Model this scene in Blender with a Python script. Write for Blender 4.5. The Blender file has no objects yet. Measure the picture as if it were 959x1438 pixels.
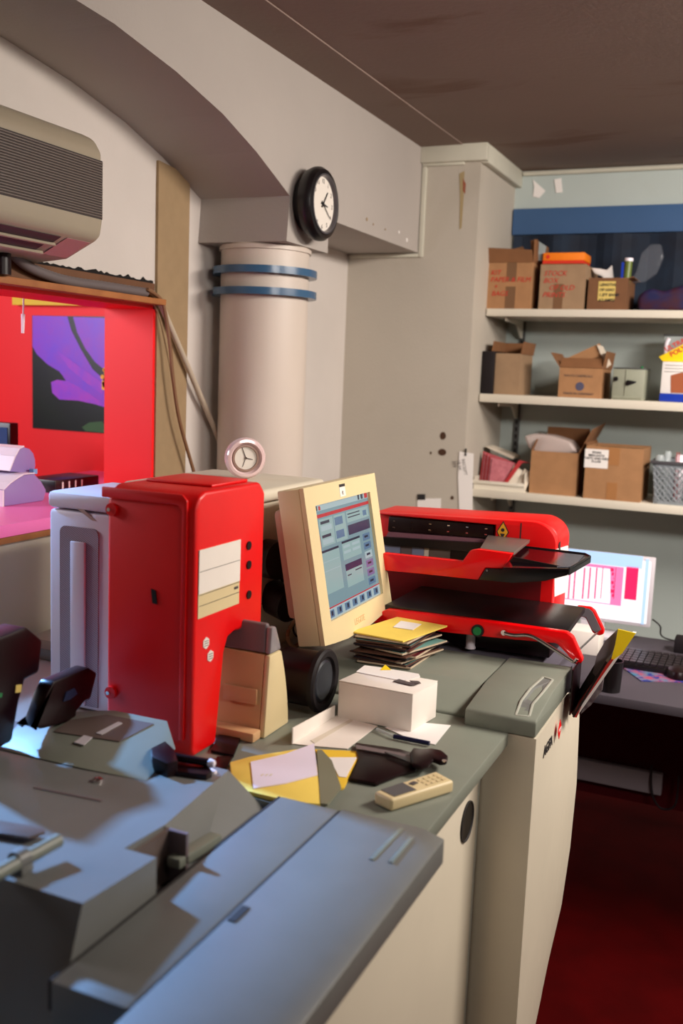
import bpy, bmesh, math, random
from mathutils import Vector, Matrix
random.seed(7)
S = bpy.context.scene
C = S.collection
PI = math.pi

# ------------------------------------------------------------ camera, world, lights, exposure
CAM = Vector((0, 0, 1.6)); YAW, PITCH, ROLL, FPX = 0.41852814, 0.14072943, 0.03937993, 1372.985
_f = Vector((-math.sin(YAW)*math.cos(PITCH), math.cos(YAW)*math.cos(PITCH), -math.sin(PITCH)))
_r0 = Vector((math.cos(YAW), math.sin(YAW), 0)); _u0 = _r0.cross(_f)
_r = _r0*math.cos(ROLL)+_u0*math.sin(ROLL); _u = -_r0*math.sin(ROLL)+_u0*math.cos(ROLL)
cd = bpy.data.cameras.new('camera'); cam = bpy.data.objects.new('camera', cd); C.objects.link(cam)
cd.sensor_fit = 'VERTICAL'; cd.sensor_height = 36; cd.sensor_width = 24
cd.lens = FPX*36/1438; cd.clip_start = .05
cd.dof.use_dof = True; cd.dof.focus_distance = 2.15; cd.dof.aperture_fstop = 3.2
m = Matrix((( _r.x, _u.x, -_f.x), (_r.y, _u.y, -_f.y), (_r.z, _u.z, -_f.z))).to_4x4()
m.translation = CAM; cam.matrix_world = m
S.camera = cam

W = bpy.data.worlds.new('world'); S.world = W; W.use_nodes = True
W.node_tree.nodes['Background'].inputs[0].default_value = (.60, .70, 1, 1)
W.node_tree.nodes['Background'].inputs[1].default_value = .06

def area(name, loc, target, sx, sy, power, col, spread=180):
    l = bpy.data.lights.new(name, 'AREA'); l.shape = 'RECTANGLE'; l.size = sx; l.size_y = sy
    l.energy = power; l.color = col; l.spread = math.radians(spread)
    o = bpy.data.objects.new(name, l); C.objects.link(o); o.location = loc
    d = Vector(target)-Vector(loc); o.rotation_euler = d.to_track_quat('-Z', 'Y').to_euler()
    return o
area('ceiling_fluorescent_lamp', (.95, 2.55, 2.42), (-.15, 2.75, .9), 1.2, .3, 40, (1, .91, .82))
area('second_ceiling_lamp', (1.5, .5, 2.38), (-.1, 4.3, 1.35), 1.2, .3, 12, (1, .93, .86), 100)
area('shop_daylight', (-3.3, .9, 2.15), (-2.0, 2.6, 1.4), .9, .9, 21, (.92, .90, 1))
area('shop_window_sunlight', (-3.15, 1.75, 2.42), (-.80, 1.05, .98), .12, .12, 3.9, (.20, .47, 1), 27)

S.view_settings.view_transform = 'Standard'; S.view_settings.look = 'None'
S.view_settings.gamma = 1; S.view_settings.use_curve_mapping = False
S.view_settings.exposure = 0.95

# ------------------------------------------------------------ helpers
def at(px, py, ax, val):
    """world point where the line of sight of a photograph pixel meets the plane ax = val"""
    d = _f*FPX+_r*(px-479.5)-_u*(py-719.0); i = 'xyz'.index(ax)
    return CAM+d*((val-CAM[i])/d[i])

def lin(c):
    return tuple(((v/255)/12.92 if v/255 <= .04045 else ((v/255+.055)/1.055)**2.4) for v in c)

def mat(name, rgb, rough=.5, metal=0, noise=.0, nscale=40, bump=0, bscale=300, spec=.5, alpha=1, emit=None, estr=1, trans=0, rgb2=None, detail=4):
    m = bpy.data.materials.new(name); m.use_nodes = True; nt = m.node_tree
    b = nt.nodes['Principled BSDF']; col = lin(rgb)+(1,)
    b.inputs['Base Color'].default_value = col; b.inputs['Roughness'].default_value = rough
    b.inputs['Metallic'].default_value = metal; b.inputs['Specular IOR Level'].default_value = spec
    b.inputs['Alpha'].default_value = alpha; b.inputs['Transmission Weight'].default_value = trans
    tc = nt.nodes.new('ShaderNodeTexCoord')
    if noise or rgb2:
        n = nt.nodes.new('ShaderNodeTexNoise'); n.inputs['Scale'].default_value = nscale; n.inputs['Detail'].default_value = detail
        nt.links.new(tc.outputs['Object'], n.inputs['Vector'])
        r = nt.nodes.new('ShaderNodeValToRGB'); nt.links.new(n.outputs['Fac'], r.inputs['Fac'])
        c2 = lin(rgb2) if rgb2 else tuple(v*(1-noise) for v in col[:3])
        r.color_ramp.elements[0].position = .35; r.color_ramp.elements[1].position = .65
        r.color_ramp.elements[0].color = tuple(c2)+(1,); r.color_ramp.elements[1].color = col
        nt.links.new(r.outputs['Color'], b.inputs['Base Color'])
    if bump:
        n2 = nt.nodes.new('ShaderNodeTexNoise'); n2.inputs['Scale'].default_value = bscale; n2.inputs['Detail'].default_value = 3
        nt.links.new(tc.outputs['Object'], n2.inputs['Vector'])
        bp = nt.nodes.new('ShaderNodeBump'); bp.inputs['Strength'].default_value = bump; bp.inputs['Distance'].default_value = .002
        nt.links.new(n2.outputs['Fac'], bp.inputs['Height']); nt.links.new(bp.outputs['Normal'], b.inputs['Normal'])
    if emit:
        b.inputs['Emission Color'].default_value = lin(emit)+(1,); b.inputs['Emission Strength'].default_value = estr
    return m

def stain(m, rgb, scale, lo, hi, stretch=(1, 1, 1), amount=1):
    """adds irregular stains of another colour to a material"""
    nt = m.node_tree; b = nt.nodes['Principled BSDF']
    src = b.inputs['Base Color'].links[0].from_socket if b.inputs['Base Color'].links else None
    tc = nt.nodes.new('ShaderNodeTexCoord'); mp = nt.nodes.new('ShaderNodeMapping'); mp.inputs['Scale'].default_value = stretch
    n = nt.nodes.new('ShaderNodeTexNoise'); n.inputs['Scale'].default_value = scale; n.inputs['Detail'].default_value = 6; n.inputs['Distortion'].default_value = .6
    nt.links.new(tc.outputs['Object'], mp.inputs['Vector']); nt.links.new(mp.outputs['Vector'], n.inputs['Vector'])
    mr = nt.nodes.new('ShaderNodeMapRange'); mr.inputs['From Min'].default_value = lo; mr.inputs['From Max'].default_value = hi; mr.inputs['To Max'].default_value = amount
    nt.links.new(n.outputs['Fac'], mr.inputs['Value'])
    mx = nt.nodes.new('ShaderNodeMix'); mx.data_type = 'RGBA'
    nt.links.new(mr.outputs['Result'], mx.inputs[0])
    if src: nt.links.new(src, mx.inputs[6])
    else: mx.inputs[6].default_value = b.inputs['Base Color'].default_value
    mx.inputs[7].default_value = lin(rgb)+(1,)
    nt.links.new(mx.outputs[2], b.inputs['Base Color'])
    return m

M = {}
M['wall'] = stain(mat('painted_plaster', (186, 177, 164), .75, noise=.06, nscale=3, bump=.35, bscale=120), (160, 148, 130), 2.2, .6, .75, amount=.35)
M['white_wall'] = mat('white_painted_wall', (212, 203, 196), .75, noise=.05, nscale=4, bump=.3, bscale=120)
M['arch'] = mat('mauve_grey_arch_paint', (172, 163, 156), .8, noise=.05, nscale=3, bump=.3, bscale=100)
M['grey_wall'] = stain(mat('grey_green_wall_paint', (182, 192, 188), .75, noise=.05, nscale=3, bump=.3, bscale=120), (165, 164, 150), 2.0, .6, .75, amount=.3)
M['ceiling'] = stain(stain(mat('ceiling_paint', (138, 118, 108), .85, noise=.08, nscale=2, bump=.3, bscale=60), (106, 70, 48), 1.7, .57, .66, (1, 2.6, 1), .55), (165, 148, 135), 1.2, .62, .8, amount=.4)
M['floor'] = mat('dark_red_floor', (68, 0, 1), .75, noise=.25, nscale=8, spec=.05)
M['trimw'] = mat('cream_trim_paint', (200, 196, 180), .55, noise=.05, nscale=12)
M['red_wall'] = mat('red_painted_board', (255, 8, 18), .55, noise=.03, nscale=5)
M['pink'] = mat('pink_laminate', (250, 120, 190), .35)
M['wood'] = mat('brown_wood', (176, 112, 62), .6, rgb2=(150, 90, 48), nscale=12)
M['hardboard'] = mat('dark_hardboard', (112, 72, 44), .7, noise=.2, nscale=10)
M['tan_strip'] = mat('tan_hardboard', (160, 134, 100), .8, noise=.08, nscale=20, bump=.2)
M['void'] = mat('dark_cavity', (14, 8, 8), .9)
M['column'] = mat('cream_column_paint', (206, 192, 180), .45, noise=.04, nscale=4, bump=.15)
M['blue_band'] = mat('blue_grey_plastic_band', (58, 92, 124), .25)
M['ac'] = mat('aged_cream_plastic', (162, 150, 130), .45, noise=.05, nscale=8)
M['ac_dark'] = mat('air_conditioner_dark_vent', (58, 40, 44), .6)
M['ac_slat'] = mat('air_conditioner_slat', (104, 90, 82), .5)
M['ac_gap'] = mat('air_conditioner_grille_gap', (52, 42, 40), .7)
M['black'] = mat('black_plastic', (14, 9, 12), .35)
M['blackm'] = mat('matt_black_plastic', (24, 17, 20), .6, spec=.3)
M['blackred'] = mat('very_dark_maroon_plastic', (24, 4, 8), .35, spec=.3)
M['clock_gold'] = mat('clock_inner_ring', (110, 105, 108), .3, metal=.6)
M['dial'] = mat('cream_dial', (226, 218, 208), .5)
M['chrome'] = mat('chrome', (215, 205, 205), .14, metal=1)
M['pinkplastic'] = mat('pearly_clear_plastic', (226, 196, 196), .12, spec=.8)
M['red'] = mat('red_moulded_plastic', (236, 4, 8), .38, noise=.03, nscale=20, bump=.1, bscale=500)
M['redg'] = mat('red_gloss_plastic', (240, 6, 12), .25)
M['fan'] = mat('light_grey_plastic', (205, 198, 204), .45, noise=.03, nscale=10)
M['minilab'] = mat('grey_green_machine_plastic', (128, 132, 120), .42, noise=.05, nscale=20, bump=.08, bscale=500)
M['minilab2'] = mat('grey_machine_plastic', (114, 115, 112), .42, noise=.05, nscale=20, bump=.08, bscale=500)
M['panel'] = mat('cream_machine_panel', (208, 198, 178), .5, noise=.04, nscale=6, bump=.05)
M['panelg'] = mat('light_grey_machine_panel', (188, 186, 172), .5, noise=.04, nscale=6)
M['ivory'] = mat('ivory_plastic', (222, 202, 156), .42, noise=.03, nscale=10)
M['ivory2'] = mat('aged_beige_plastic', (208, 164, 118), .45, noise=.03, nscale=10)
M['greycap'] = mat('grey_brown_plastic_cap', (110, 96, 98), .35)
M['seam'] = mat('dark_seam', (38, 34, 34), .7)
M['card'] = mat('brown_cardboard', (168, 122, 82), .8, noise=.10, nscale=25, bump=.1)
M['card2'] = mat('dull_brown_cardboard', (156, 126, 96), .8, noise=.10, nscale=25, bump=.1)
M['card3'] = mat('dark_brown_cardboard', (118, 78, 48), .8, noise=.12, nscale=25)
M['cardin'] = mat('cardboard_inside', (132, 88, 54), .85, noise=.1, nscale=20)
M['tape'] = mat('brown_parcel_tape', (118, 86, 60), .35)
M['tan_tape'] = mat('tan_tape', (164, 112, 66), .5)
M['shelf'] = mat('white_laminate_shelf', (224, 216, 200), .45)
M['steel'] = mat('dull_grey_steel', (96, 98, 100), .4, metal=.7)
M['white'] = mat('white_paper', (238, 232, 228), .7)
M['whitebox'] = mat('white_card', (236, 226, 216), .65, noise=.02, nscale=30)
M['lilac'] = mat('pale_lilac_paper', (232, 222, 240), .7)
M['yellow'] = mat('yellow_envelope_paper', (244, 212, 96), .7, noise=.04, nscale=30)
M['yellow2'] = mat('strong_yellow_card', (250, 214, 8), .6)
M['orange'] = mat('orange_card', (246, 128, 8), .6)
M['orange2'] = mat('red_card', (214, 44, 20), .6)
M['redink'] = mat('red_marker_ink', (196, 52, 40), .7)
M['ink'] = mat('black_ink', (30, 26, 28), .7)
M['greyink'] = mat('grey_print', (84, 74, 72), .7)
M['yel_label'] = mat('yellowed_label', (214, 188, 104), .6)
M['blue_board'] = mat('blue_painted_board', (62, 96, 140), .6, noise=.05, nscale=5)
M['navy'] = mat('dark_navy_cloth', (8, 18, 36), .8, rgb2=(16, 34, 54), nscale=9, bump=.3, bscale=60)
M['bluebag'] = mat('blue_maroon_cloth', (14, 16, 70), .7, rgb2=(60, 6, 20), nscale=14)
M['poly'] = mat('clear_polythene', (150, 154, 164), .12, alpha=.13, bump=.8, bscale=60)
M['bubble'] = mat('bubble_wrap', (214, 196, 190), .25, alpha=.62, bump=1, bscale=150)
M['pinkenv'] = mat('pink_red_envelope', (190, 110, 118), .7, rgb2=(170, 90, 100), nscale=60)
M['redenv'] = mat('red_envelope_edge', (170, 34, 40), .6)
M['cream_env'] = mat('cream_envelope', (216, 204, 186), .7)
M['basket'] = mat('grey_plastic_basket', (128, 134, 140), .5)
M['clear'] = mat('clear_plastic', (210, 220, 222), .1, alpha=.45)
M['instr'] = mat('grey_green_instrument_case', (150, 152, 134), .55, noise=.05)
M['bluep'] = mat('blue_plastic', (18, 54, 170), .4)
M['brownp'] = mat('brown_print', (160, 84, 46), .6)
M['green'] = mat('green_button', (6, 120, 60), .35)
M['greenlabel'] = mat('green_print', (96, 110, 40), .4)
M['grey_mat'] = mat('dark_grey_desk_top', (72, 66, 74), .55)
M['greybar'] = mat('grey_metal_beam', (128, 118, 124), .5)
M['maroon'] = mat('dark_maroon_panel', (60, 2, 8), .8, spec=.1)
M['key'] = mat('black_key', (34, 26, 30), .4)
M['cable'] = mat('grey_corrugated_hose', (188, 172, 152), .6)
M['cableg'] = mat('ribbed_grey_hose', (104, 94, 94), .55)
M['cableb'] = mat('brown_cable', (130, 92, 62), .6)
M['purple'] = mat('lilac_grey_plastic', (150, 128, 190), .5)
M['whitep'] = mat('white_glossy_plastic', (240, 230, 240), .35)
M['yellow_paint'] = mat('yellow_painted_board', (236, 200, 12), .5)
M['amber'] = mat('amber_sticker', (226, 160, 30), .5)
M['smoke'] = mat('smoked_plastic', (20, 10, 16), .12, alpha=.82)
M['smoke_light'] = mat('blue_grey_smoked_plastic', (86, 96, 112), .12, alpha=.75)
M['tan_top'] = mat('taupe_plastic', (104, 90, 84), .35)
M['lcd_white'] = mat('lit_screen_white', (90, 90, 90), .4, emit=(255, 244, 250), estr=.62)
M['lcd_red'] = mat('lit_screen_crimson', (236, 30, 84), .4, emit=(236, 24, 80), estr=.42)
M['lcd_pink'] = mat('lit_screen_pink', (120, 60, 90), .4, emit=(250, 130, 185), estr=.5)
M['lcd_pink2'] = mat('lit_screen_deep_pink', (110, 30, 60), .4, emit=(236, 70, 130), estr=.5)
M['lcd_blue'] = mat('lit_screen_blue_bar', (150, 180, 220), .4, emit=(160, 190, 230), estr=.4)
def scr(name, rgb, e=.30): M[name] = mat('lit_touch_screen_'+name, tuple(v*.4 for v in rgb), .25, emit=rgb, estr=e)
scr('sbase', (138, 168, 178)); scr('spanel', (166, 196, 196)); scr('sred', (214, 50, 62)); scr('sdark', (62, 60, 92)); scr('sblue', (104, 134, 168)); scr('slight', (186, 208, 214)); scr('steal', (108, 142, 148)); scr('sink', (56, 60, 80)); scr('spurple', (140, 120, 168))

# perforated metal look for the fan grille
def perforated():
    m = mat('perforated_grille', (150, 142, 154), .5); nt = m.node_tree; b = nt.nodes['Principled BSDF']
    tc = nt.nodes.new('ShaderNodeTexCoord'); mp = nt.nodes.new('ShaderNodeMapping')
    mp.inputs['Rotation'].default_value = (0, math.radians(35), 0)
    w = nt.nodes.new('ShaderNodeTexWave'); w.inputs['Scale'].default_value = 105; w.bands_direction = 'Z'; w.inputs['Distortion'].default_value = 0
    nt.links.new(tc.outputs['Object'], mp.inputs['Vector']); nt.links.new(mp.outputs['Vector'], w.inputs['Vector'])
    r = nt.nodes.new('ShaderNodeValToRGB'); r.color_ramp.elements[0].color = lin((92, 84, 100))+(1,); r.color_ramp.elements[1].color = lin((172, 160, 166))+(1,)
    nt.links.new(w.outputs['Fac'], r.inputs['Fac']); nt.links.new(r.outputs['Color'], b.inputs['Base Color']); return m
M['perf'] = perforated()

class MB:
    """collects simple solids; build() links them as ONE mesh object"""
    def __init__(s): s.v = []; s.f = []; s.mi = []
    def add(s, vs, fs, mi=0):
        n = len(s.v); s.v += [Vector(p) for p in vs]; s.f += [tuple(i+n for i in f) for f in fs]; s.mi += [mi]*len(fs); return s
    def box(s, x0, x1, y0, y1, z0, z1, mi=0):
        v = [(x, y, z) for x in (x0, x1) for y in (y0, y1) for z in (z0, z1)]
        return s.add(v, [(0, 1, 3, 2), (4, 6, 7, 5), (0, 4, 5, 1), (2, 3, 7, 6), (0, 2, 6, 4), (1, 5, 7, 3)], mi)
    def hexa(s, b, t, mi=0):
        """eight corner solid: bottom four, top four (same order)"""
        return s.add(list(b)+list(t), [(3, 2, 1, 0), (4, 5, 6, 7), (0, 1, 5, 4), (1, 2, 6, 5), (2, 3, 7, 6), (3, 0, 4, 7)], mi)
    def slab(s, pts, off, mi=0):
        """flat outline pushed along a vector"""
        n = len(pts); off = Vector(off); a = [Vector(p) for p in pts]; b = [p+off for p in a]
        return s.add(a+b, [tuple(range(n))[::-1], tuple(range(n, 2*n))]+[(i, (i+1) % n, n+(i+1) % n, n+i) for i in range(n)], mi)
    def prism(s, poly, ax, a, b, mi=0):
        def p3(p, t): return {'x': (t, p[0], p[1]), 'y': (p[0], t, p[1]), 'z': (p[0], p[1], t)}[ax]
        off = {'x': (b-a, 0, 0), 'y': (0, b-a, 0), 'z': (0, 0, b-a)}[ax]
        return s.slab([p3(p, a) for p in poly], off, mi)
    def cyl(s, p0, p1, r, n=20, r2=None, mi=0, cap=True):
        p0, p1 = Vector(p0), Vector(p1); r2 = r if r2 is None else r2
        d = (p1-p0).normalized(); a = d.orthogonal().normalized(); b = d.cross(a)
        ring = lambda c, q: [c+(a*math.cos(2*PI*i/n)+b*math.sin(2*PI*i/n))*q for i in range(n)]
        fs = [(i, (i+1) % n, n+(i+1) % n, n+i) for i in range(n)]
        if cap: fs += [tuple(range(n))[::-1], tuple(range(n, 2*n))]
        return s.add(ring(p0, r)+ring(p1, r2), fs, mi)
    def lathe(s, prof, origin, axis, n=32, mi=0):
        """prof: list of (radius, distance along axis)"""
        o = Vector(origin); d = Vector(axis).normalized(); a = d.orthogonal().normalized(); b = d.cross(a); vs = []; k = len(prof)
        for r, h in prof: vs += [o+d*h+(a*math.cos(2*PI*i/n)+b*math.sin(2*PI*i/n))*r for i in range(n)]
        fs = [(j*n+i, j*n+(i+1) % n, (j+1)*n+(i+1) % n, (j+1)*n+i) for j in range(k-1) for i in range(n)]
        fs += [tuple(range(n))[::-1], tuple(range((k-1)*n, k*n))]
        return s.add(vs, fs, mi)
    def tube(s, pts, r, n=10, mi=0, smooth=6, rib=0):
        pts = [Vector(p) for p in pts]; P = []
        for i in range(len(pts)-1):
            p0 = pts[max(i-1, 0)]; p1 = pts[i]; p2 = pts[i+1]; p3 = pts[min(i+2, len(pts)-1)]
            for j in range(smooth):
                t = j/smooth
                P.append(.5*((2*p1)+(p2-p0)*t+(2*p0-5*p1+4*p2-p3)*t*t+(3*p1-p0-3*p2+p3)*t**3))
        P.append(pts[-1]); vs = []; ref = Vector((0.13, .31, .94))
        for i, p in enumerate(P):
            d = (P[min(i+1, len(P)-1)]-P[max(i-1, 0)]).normalized(); a = d.cross(ref).normalized(); b = d.cross(a)
            rr = r*(1+rib*(i % 2))
            vs += [p+(a*math.cos(2*PI*k/n)+b*math.sin(2*PI*k/n))*rr for k in range(n)]
        fs = [(j*n+i, j*n+(i+1) % n, (j+1)*n+(i+1) % n, (j+1)*n+i) for j in range(len(P)-1) for i in range(n)]
        fs += [tuple(range(n))[::-1], tuple(range((len(P)-1)*n, len(P)*n))]
        return s.add(vs, fs, mi)
    def xf(s, m): s.v = [m @ p for p in s.v]; return s
    def build(s, name, mats, parent=None, bevel=0, seg=2, smooth=False, kind=None, label=None):
        me = bpy.data.meshes.new(name); bm = bmesh.new(); vs = [bm.verts.new(p) for p in s.v]
        for f, k in zip(s.f, s.mi):
            try: q = bm.faces.new([vs[i] for i in f]); q.material_index = k
            except ValueError: pass
        bmesh.ops.recalc_face_normals(bm, faces=bm.faces)
        if bevel:
            es = [e for e in bm.edges if len(e.link_faces) == 2 and e.calc_face_angle(0) > math.radians(28)]
            bmesh.ops.bevel(bm, geom=es, offset=bevel, segments=seg, profile=.5, affect='EDGES', clamp_overlap=True)
        if smooth or bevel:
            for f in bm.faces: f.smooth = True
            for e in bm.edges:
                if len(e.link_faces) == 2 and e.calc_face_angle(0) > math.radians(40): e.smooth = False
        root = parent
        while root is not None and root.parent: root = root.parent
        off = Vector(root.location) if root is not None else None
        if off is None:
            lo = Vector([min(v.co[i] for v in bm.verts) for i in range(3)]); hi = Vector([max(v.co[i] for v in bm.verts) for i in range(3)])
            off = Vector(((lo.x+hi.x)/2, (lo.y+hi.y)/2, lo.z))
        for v in bm.verts: v.co -= off
        bm.to_mesh(me); bm.free()
        for q in (mats if isinstance(mats, (list, tuple)) else [mats]): me.materials.append(M[q] if isinstance(q, str) else q)
        o = bpy.data.objects.new(name, me); C.objects.link(o)
        if parent is not None: o.parent = parent
        else: o.location = off
        if kind: o['kind'] = kind
        if label: o['label'] = label
        return o

def thing(name, label, cat, loc, group=None):
    o = bpy.data.objects.new(name, None); C.objects.link(o); o.empty_display_size = .05
    o.location = loc; o['label'] = label; o['category'] = cat
    if group: o['group'] = group
    return o
def tag(o, label, cat, group=None):
    o['label'] = label; o['category'] = cat
    if group: o['group'] = group
    return o
def rotz(deg, c): return Matrix.Translation(Vector(c)) @ Matrix.Rotation(math.radians(deg), 4, 'Z') @ Matrix.Translation(-Vector(c))
def BX(name, m, parent, x0, x1, y0, y1, z0, z1, bevel=0, **k): return MB().box(x0, x1, y0, y1, z0, z1).build(name, m, parent, bevel, **k)

def text_mesh(name, lines, size, origin, right, up, m, parent, spacing=1.05, thick=.0006, align='LEFT', bold=0, shear=0):
    """flat lettering as a thin solid lying on a surface"""
    cu = bpy.data.curves.new(name, 'FONT'); cu.body = lines; cu.size = size; cu.extrude = thick/2; cu.space_line = spacing
    cu.align_x = align; cu.offset = bold; cu.resolution_u = 2; cu.shear = shear
    tmp = bpy.data.objects.new(name+'_curve', cu); C.objects.link(tmp)
    dg = bpy.context.evaluated_depsgraph_get(); me = bpy.data.meshes.new_from_object(tmp.evaluated_get(dg))
    bpy.data.objects.remove(tmp)
    right = Vector(right).normalized(); up = Vector(up); up = (up-right*up.dot(right)).normalized(); n = right.cross(up)
    root = parent
    while root.parent: root = root.parent
    mm = Matrix(((right.x, up.x, n.x), (right.y, up.y, n.y), (right.z, up.z, n.z))).to_4x4(); mm.translation = Vector(origin)-Vector(root.location)
    me.transform(mm); me.name = name; me.materials.clear(); me.materials.append(M[m])
    o = bpy.data.objects.new(name, me); C.objects.link(o); o.parent = parent
    return o

# ------------------------------------------------------------ the room
XW, XB, YP, YB, ZC = -1.71, -1.40, 3.81, 4.34, 2.5
YJ, ZS, ZH = 2.437, 1.205, 1.765         # hatch: far jamb, sill, head
XI = -1.876                              # inner face of the hatch wall
def struct(o): o['kind'] = 'structure'; return o
struct(BX('floor', 'floor', None, -5.2, 2.4, -2.2, 4.6, -.1, 0))
struct(BX('ceiling', 'ceiling', None, -5.2, 2.4, -2.2, 4.6, ZC, ZC+.1))
b = MB(); b.box(XI, XW, -2.0, .6, 0, ZC); b.box(XI, XW, .6, YJ, 0, ZS-.03); b.box(XI, XW, .6, YJ, ZH+.045, ZC); b.box(XI, XW, YJ, 4.34, 0, ZC)
struct(b.build('wall_left', 'white_wall'))
struct(BX('wall_back', 'grey_wall', None, -1.3, 2.2, YB, YB+.12, 0, ZC))
struct(BX('wall_right', 'wall', None, 2.1, 2.2, -2.0, YB, 0, ZC))
struct(BX('wall_front', 'wall', None, XI, 2.2, -2.1, -2.0, 0, ZC))
# chimney breast with its water stain and two old screw holes
w = struct(BX('wall_pillar', 'wall', None, XW, -1.16, YP, YB, 0, ZC))
st = at(650, 262, 'y', YP-.001)
b = MB(); b.slab([at(x, y, 'y', YP-.0015) for x, y in ((645, 244), (652, 240), (651, 275), (648, 320), (645, 322), (646, 280))], (0, .001, 0))
b.build('water_stain', mat('ochre_stain', (162, 142, 104), .8), w)
b = MB(); b.slab([at(x, y, 'y', YP-.0022) for x, y in ((650, 250), (654, 258), (653, 272), (650, 268))], (0, .001, 0)); b.build('rust_stain', mat('rust_stain', (150, 84, 60), .8), w)
for (x, y, rx, rz) in ((622, 612, .013, .016), (621, 635, .018, .014), (605, 636, .004, .006), (635, 699, .007, .008)):
    p = at(x, y, 'y', YP); b = MB()
    b.slab([p+Vector((rx*math.cos(t*PI/5), -.0015, rz*math.sin(t*PI/5))) for t in range(10)], (0, .0012, 0)); b.build('screw_hole', mat('screw_hole_brown', (70, 44, 26), .9), w)
# beam with the arch; its end rests on the column
arch = [(-2.0, 2.44), (.9, 2.44)]
for p in [((107, 0), (0, 60)), ((160, 33), (60, 92)), ((247, 100), (130, 143)), ((313, 160), (182, 190)), ((360, 213), (233, 237)), ((407, 275), (283, 281))]:
    a = at(*p[0], 'x', XB); arch.append((a.y, a.z))
arch[1] = (1.0, arch[2][1]+.02)
arch += [(2.665, 1.985), (2.955, 1.985), (2.955, 2.092), (YP, 2.092), (YP, ZC), (-2.0, ZC)]
wa = struct(MB().prism(arch, 'x', XB, XW+.0005).build('wall_arch', 'arch'))
for (x, y, r) in ((560, 326, .006), (571, 337, .008), (515, 308, .006), (524, 315, .004), (541, 322, .004)):
    p = at(x, y, 'x', XB+.001); b = MB(); b.cyl(p, p+Vector((.0015, 0, 0)), r, 8)
    b.build('flaked_paint_chip', 'white' if x > 555 else 'tan_strip', wa)
# column
cx, cy, cr = -1.547, 2.805, .140
col = struct(MB().cyl((cx, cy, 0), (cx, cy, 1.985), cr, 64).build('wall_column', 'column', smooth=True))
b = MB(); b.lathe([(cr, 0), (cr+.006, .0), (cr+.006, .012), (cr, .014)], (cx, cy, 1.968), (0, 0, 1), 64); b.build('collar', 'column', col, smooth=True)
for z in (1.905, 1.840):
    t = MB(); t.lathe([(cr+.001, 0), (cr+.026, 0), (cr+.026, .022), (cr+.001, .022)], (cx, cy, z-.011), (0, 0, 1), 64)
    t.build('blue_ring', 'blue_band', col, smooth=True)
# cornice on the chimney breast, conduit trim and paper scraps
b = MB(); b.box(-1.40, -1.13, YP-.03, YP, 2.435, ZC); b.box(-1.16, -1.13, YP, YB, 2.43, ZC)
struct(b.build('trim_1', 'trimw', bevel=.003))
b = MB(); b.box(-1.398, -1.225, YP-.013, YP, 2.425, 2.44); b.box(-1.398, -1.378, YP-.013, YP, 2.075, 2.425); b.box(-1.70, -1.398, YP-.013, YP, 2.075, 2.09)
struct(b.build('trim_2', 'trimw', bevel=.003))
b = MB(); p0 = at(735, 247, 'y', YB-.012); p1 = at(959, 240, 'y', YB-.012)
b.tube([(p0.x-.0, YB-.012, 2.487), (p1.x+1, YB-.012, 2.487)], .010, 8); struct(b.build('trim_3', 'trimw', smooth=True))
# strip of ceiling board against the beam
b = MB(); b.slab([(XB, .5, ZC-.004), (XB+.13, .5, ZC-.004), (XB+.17, YP-.03, ZC-.004), (XB, YP-.03, ZC-.004)], (0, 0, .004))
struct(b.build('trim_4', 'ceiling'))
# baseboard out of sight line keeps the back wall closed
struct(BX('baseboard_back', 'trimw', None, -1.16, 2.1, YB-.015, YB, 0, .09))
def scrap(pts, label):
    q = MB().slab([at(x, y, 'y', YB-.004) for x, y in pts], (0, .002, 0)).build('paper_scrap', 'white'); tag(q, label, 'paper')
scrap(((748, 252), (766, 268), (757, 278), (748, 276), (750, 262)), 'torn triangular cream paper scrap taped high on the back wall')
scrap(((778, 252), (788, 250), (790, 270), (781, 271)), 'narrow rectangular cream paper scrap high on the back wall')

# ------------------------------------------------------------ hatch to the next room
YR = 2.937
jm = struct(BX('trim_5', 'red_wall', None, XI-.004, XW+.004, YJ-.012, YJ-.0005, ZS, ZH))     # red jamb
struct(BX('trim_6', 'red_wall', None, XI-.004, XW+.004, .6, YJ-.012, ZH, ZH+.044))            # red head lining
b = MB(); b.box(XI-.45, XW+.02, .6, YJ-.0125, ZS-.03, ZS); b.box(XI-.45, XI-.005, YJ-.0125, YR, ZS-.03, ZS)
struct(b.build('trim_7', 'pink'))                                                            # pink sill counter
struct(BX('trim_8', 'wood', None, XW+.001, XW+.022, .6, YJ-.012, ZS-.046, ZS-.031))
struct(BX('trim_9', 'wood', None, XW+.0045, XW+.050, .6, YJ-.012, ZH+.010, ZH+.027, .002))     # ledge over the hatch
struct(BX('trim_10', 'hardboard', None, XW+.001, XW+.008, .6, YJ-.012, ZH+.028, ZH+.072))
b = MB(); pts = [(1.35, ZH+.0725)]; n = 40
for i in range(n+1):
    y = 1.95+(YJ-.012-1.95)*i/n; pts.append((y, ZH+.0765+.007*random.random()*(1 if i % 6 else 2.2)))
pts += [(YJ-.012, ZH+.0725)]
struct(b.prism(pts, 'x', XW+.0005, XW+.003).build('trim_11', 'void'))
struct(BX('wall_shop_far', 'red_wall', None, -5.1, XI, YR, YR+.1, 0, ZC))
struct(BX('wall_shop_left', 'white_wall', None, -5.2, -5.1, -2.1, 4.5, 0, ZC))
b = MB(); b.box(XI-.004, XI-.0005, YJ, YR, 0, ZC); struct(b.build('wall_shop_side', 'red_wall'))
struct(BX('wall_shop_counter_front', 'panel', None, XW+.0005, XW+.006, .6, 2.6, .0, ZS-.05))
yb = MB(); pl = at(17, 410, 'y', YR-.03); ph = at(17, 428, 'y', YR-.03)
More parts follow.
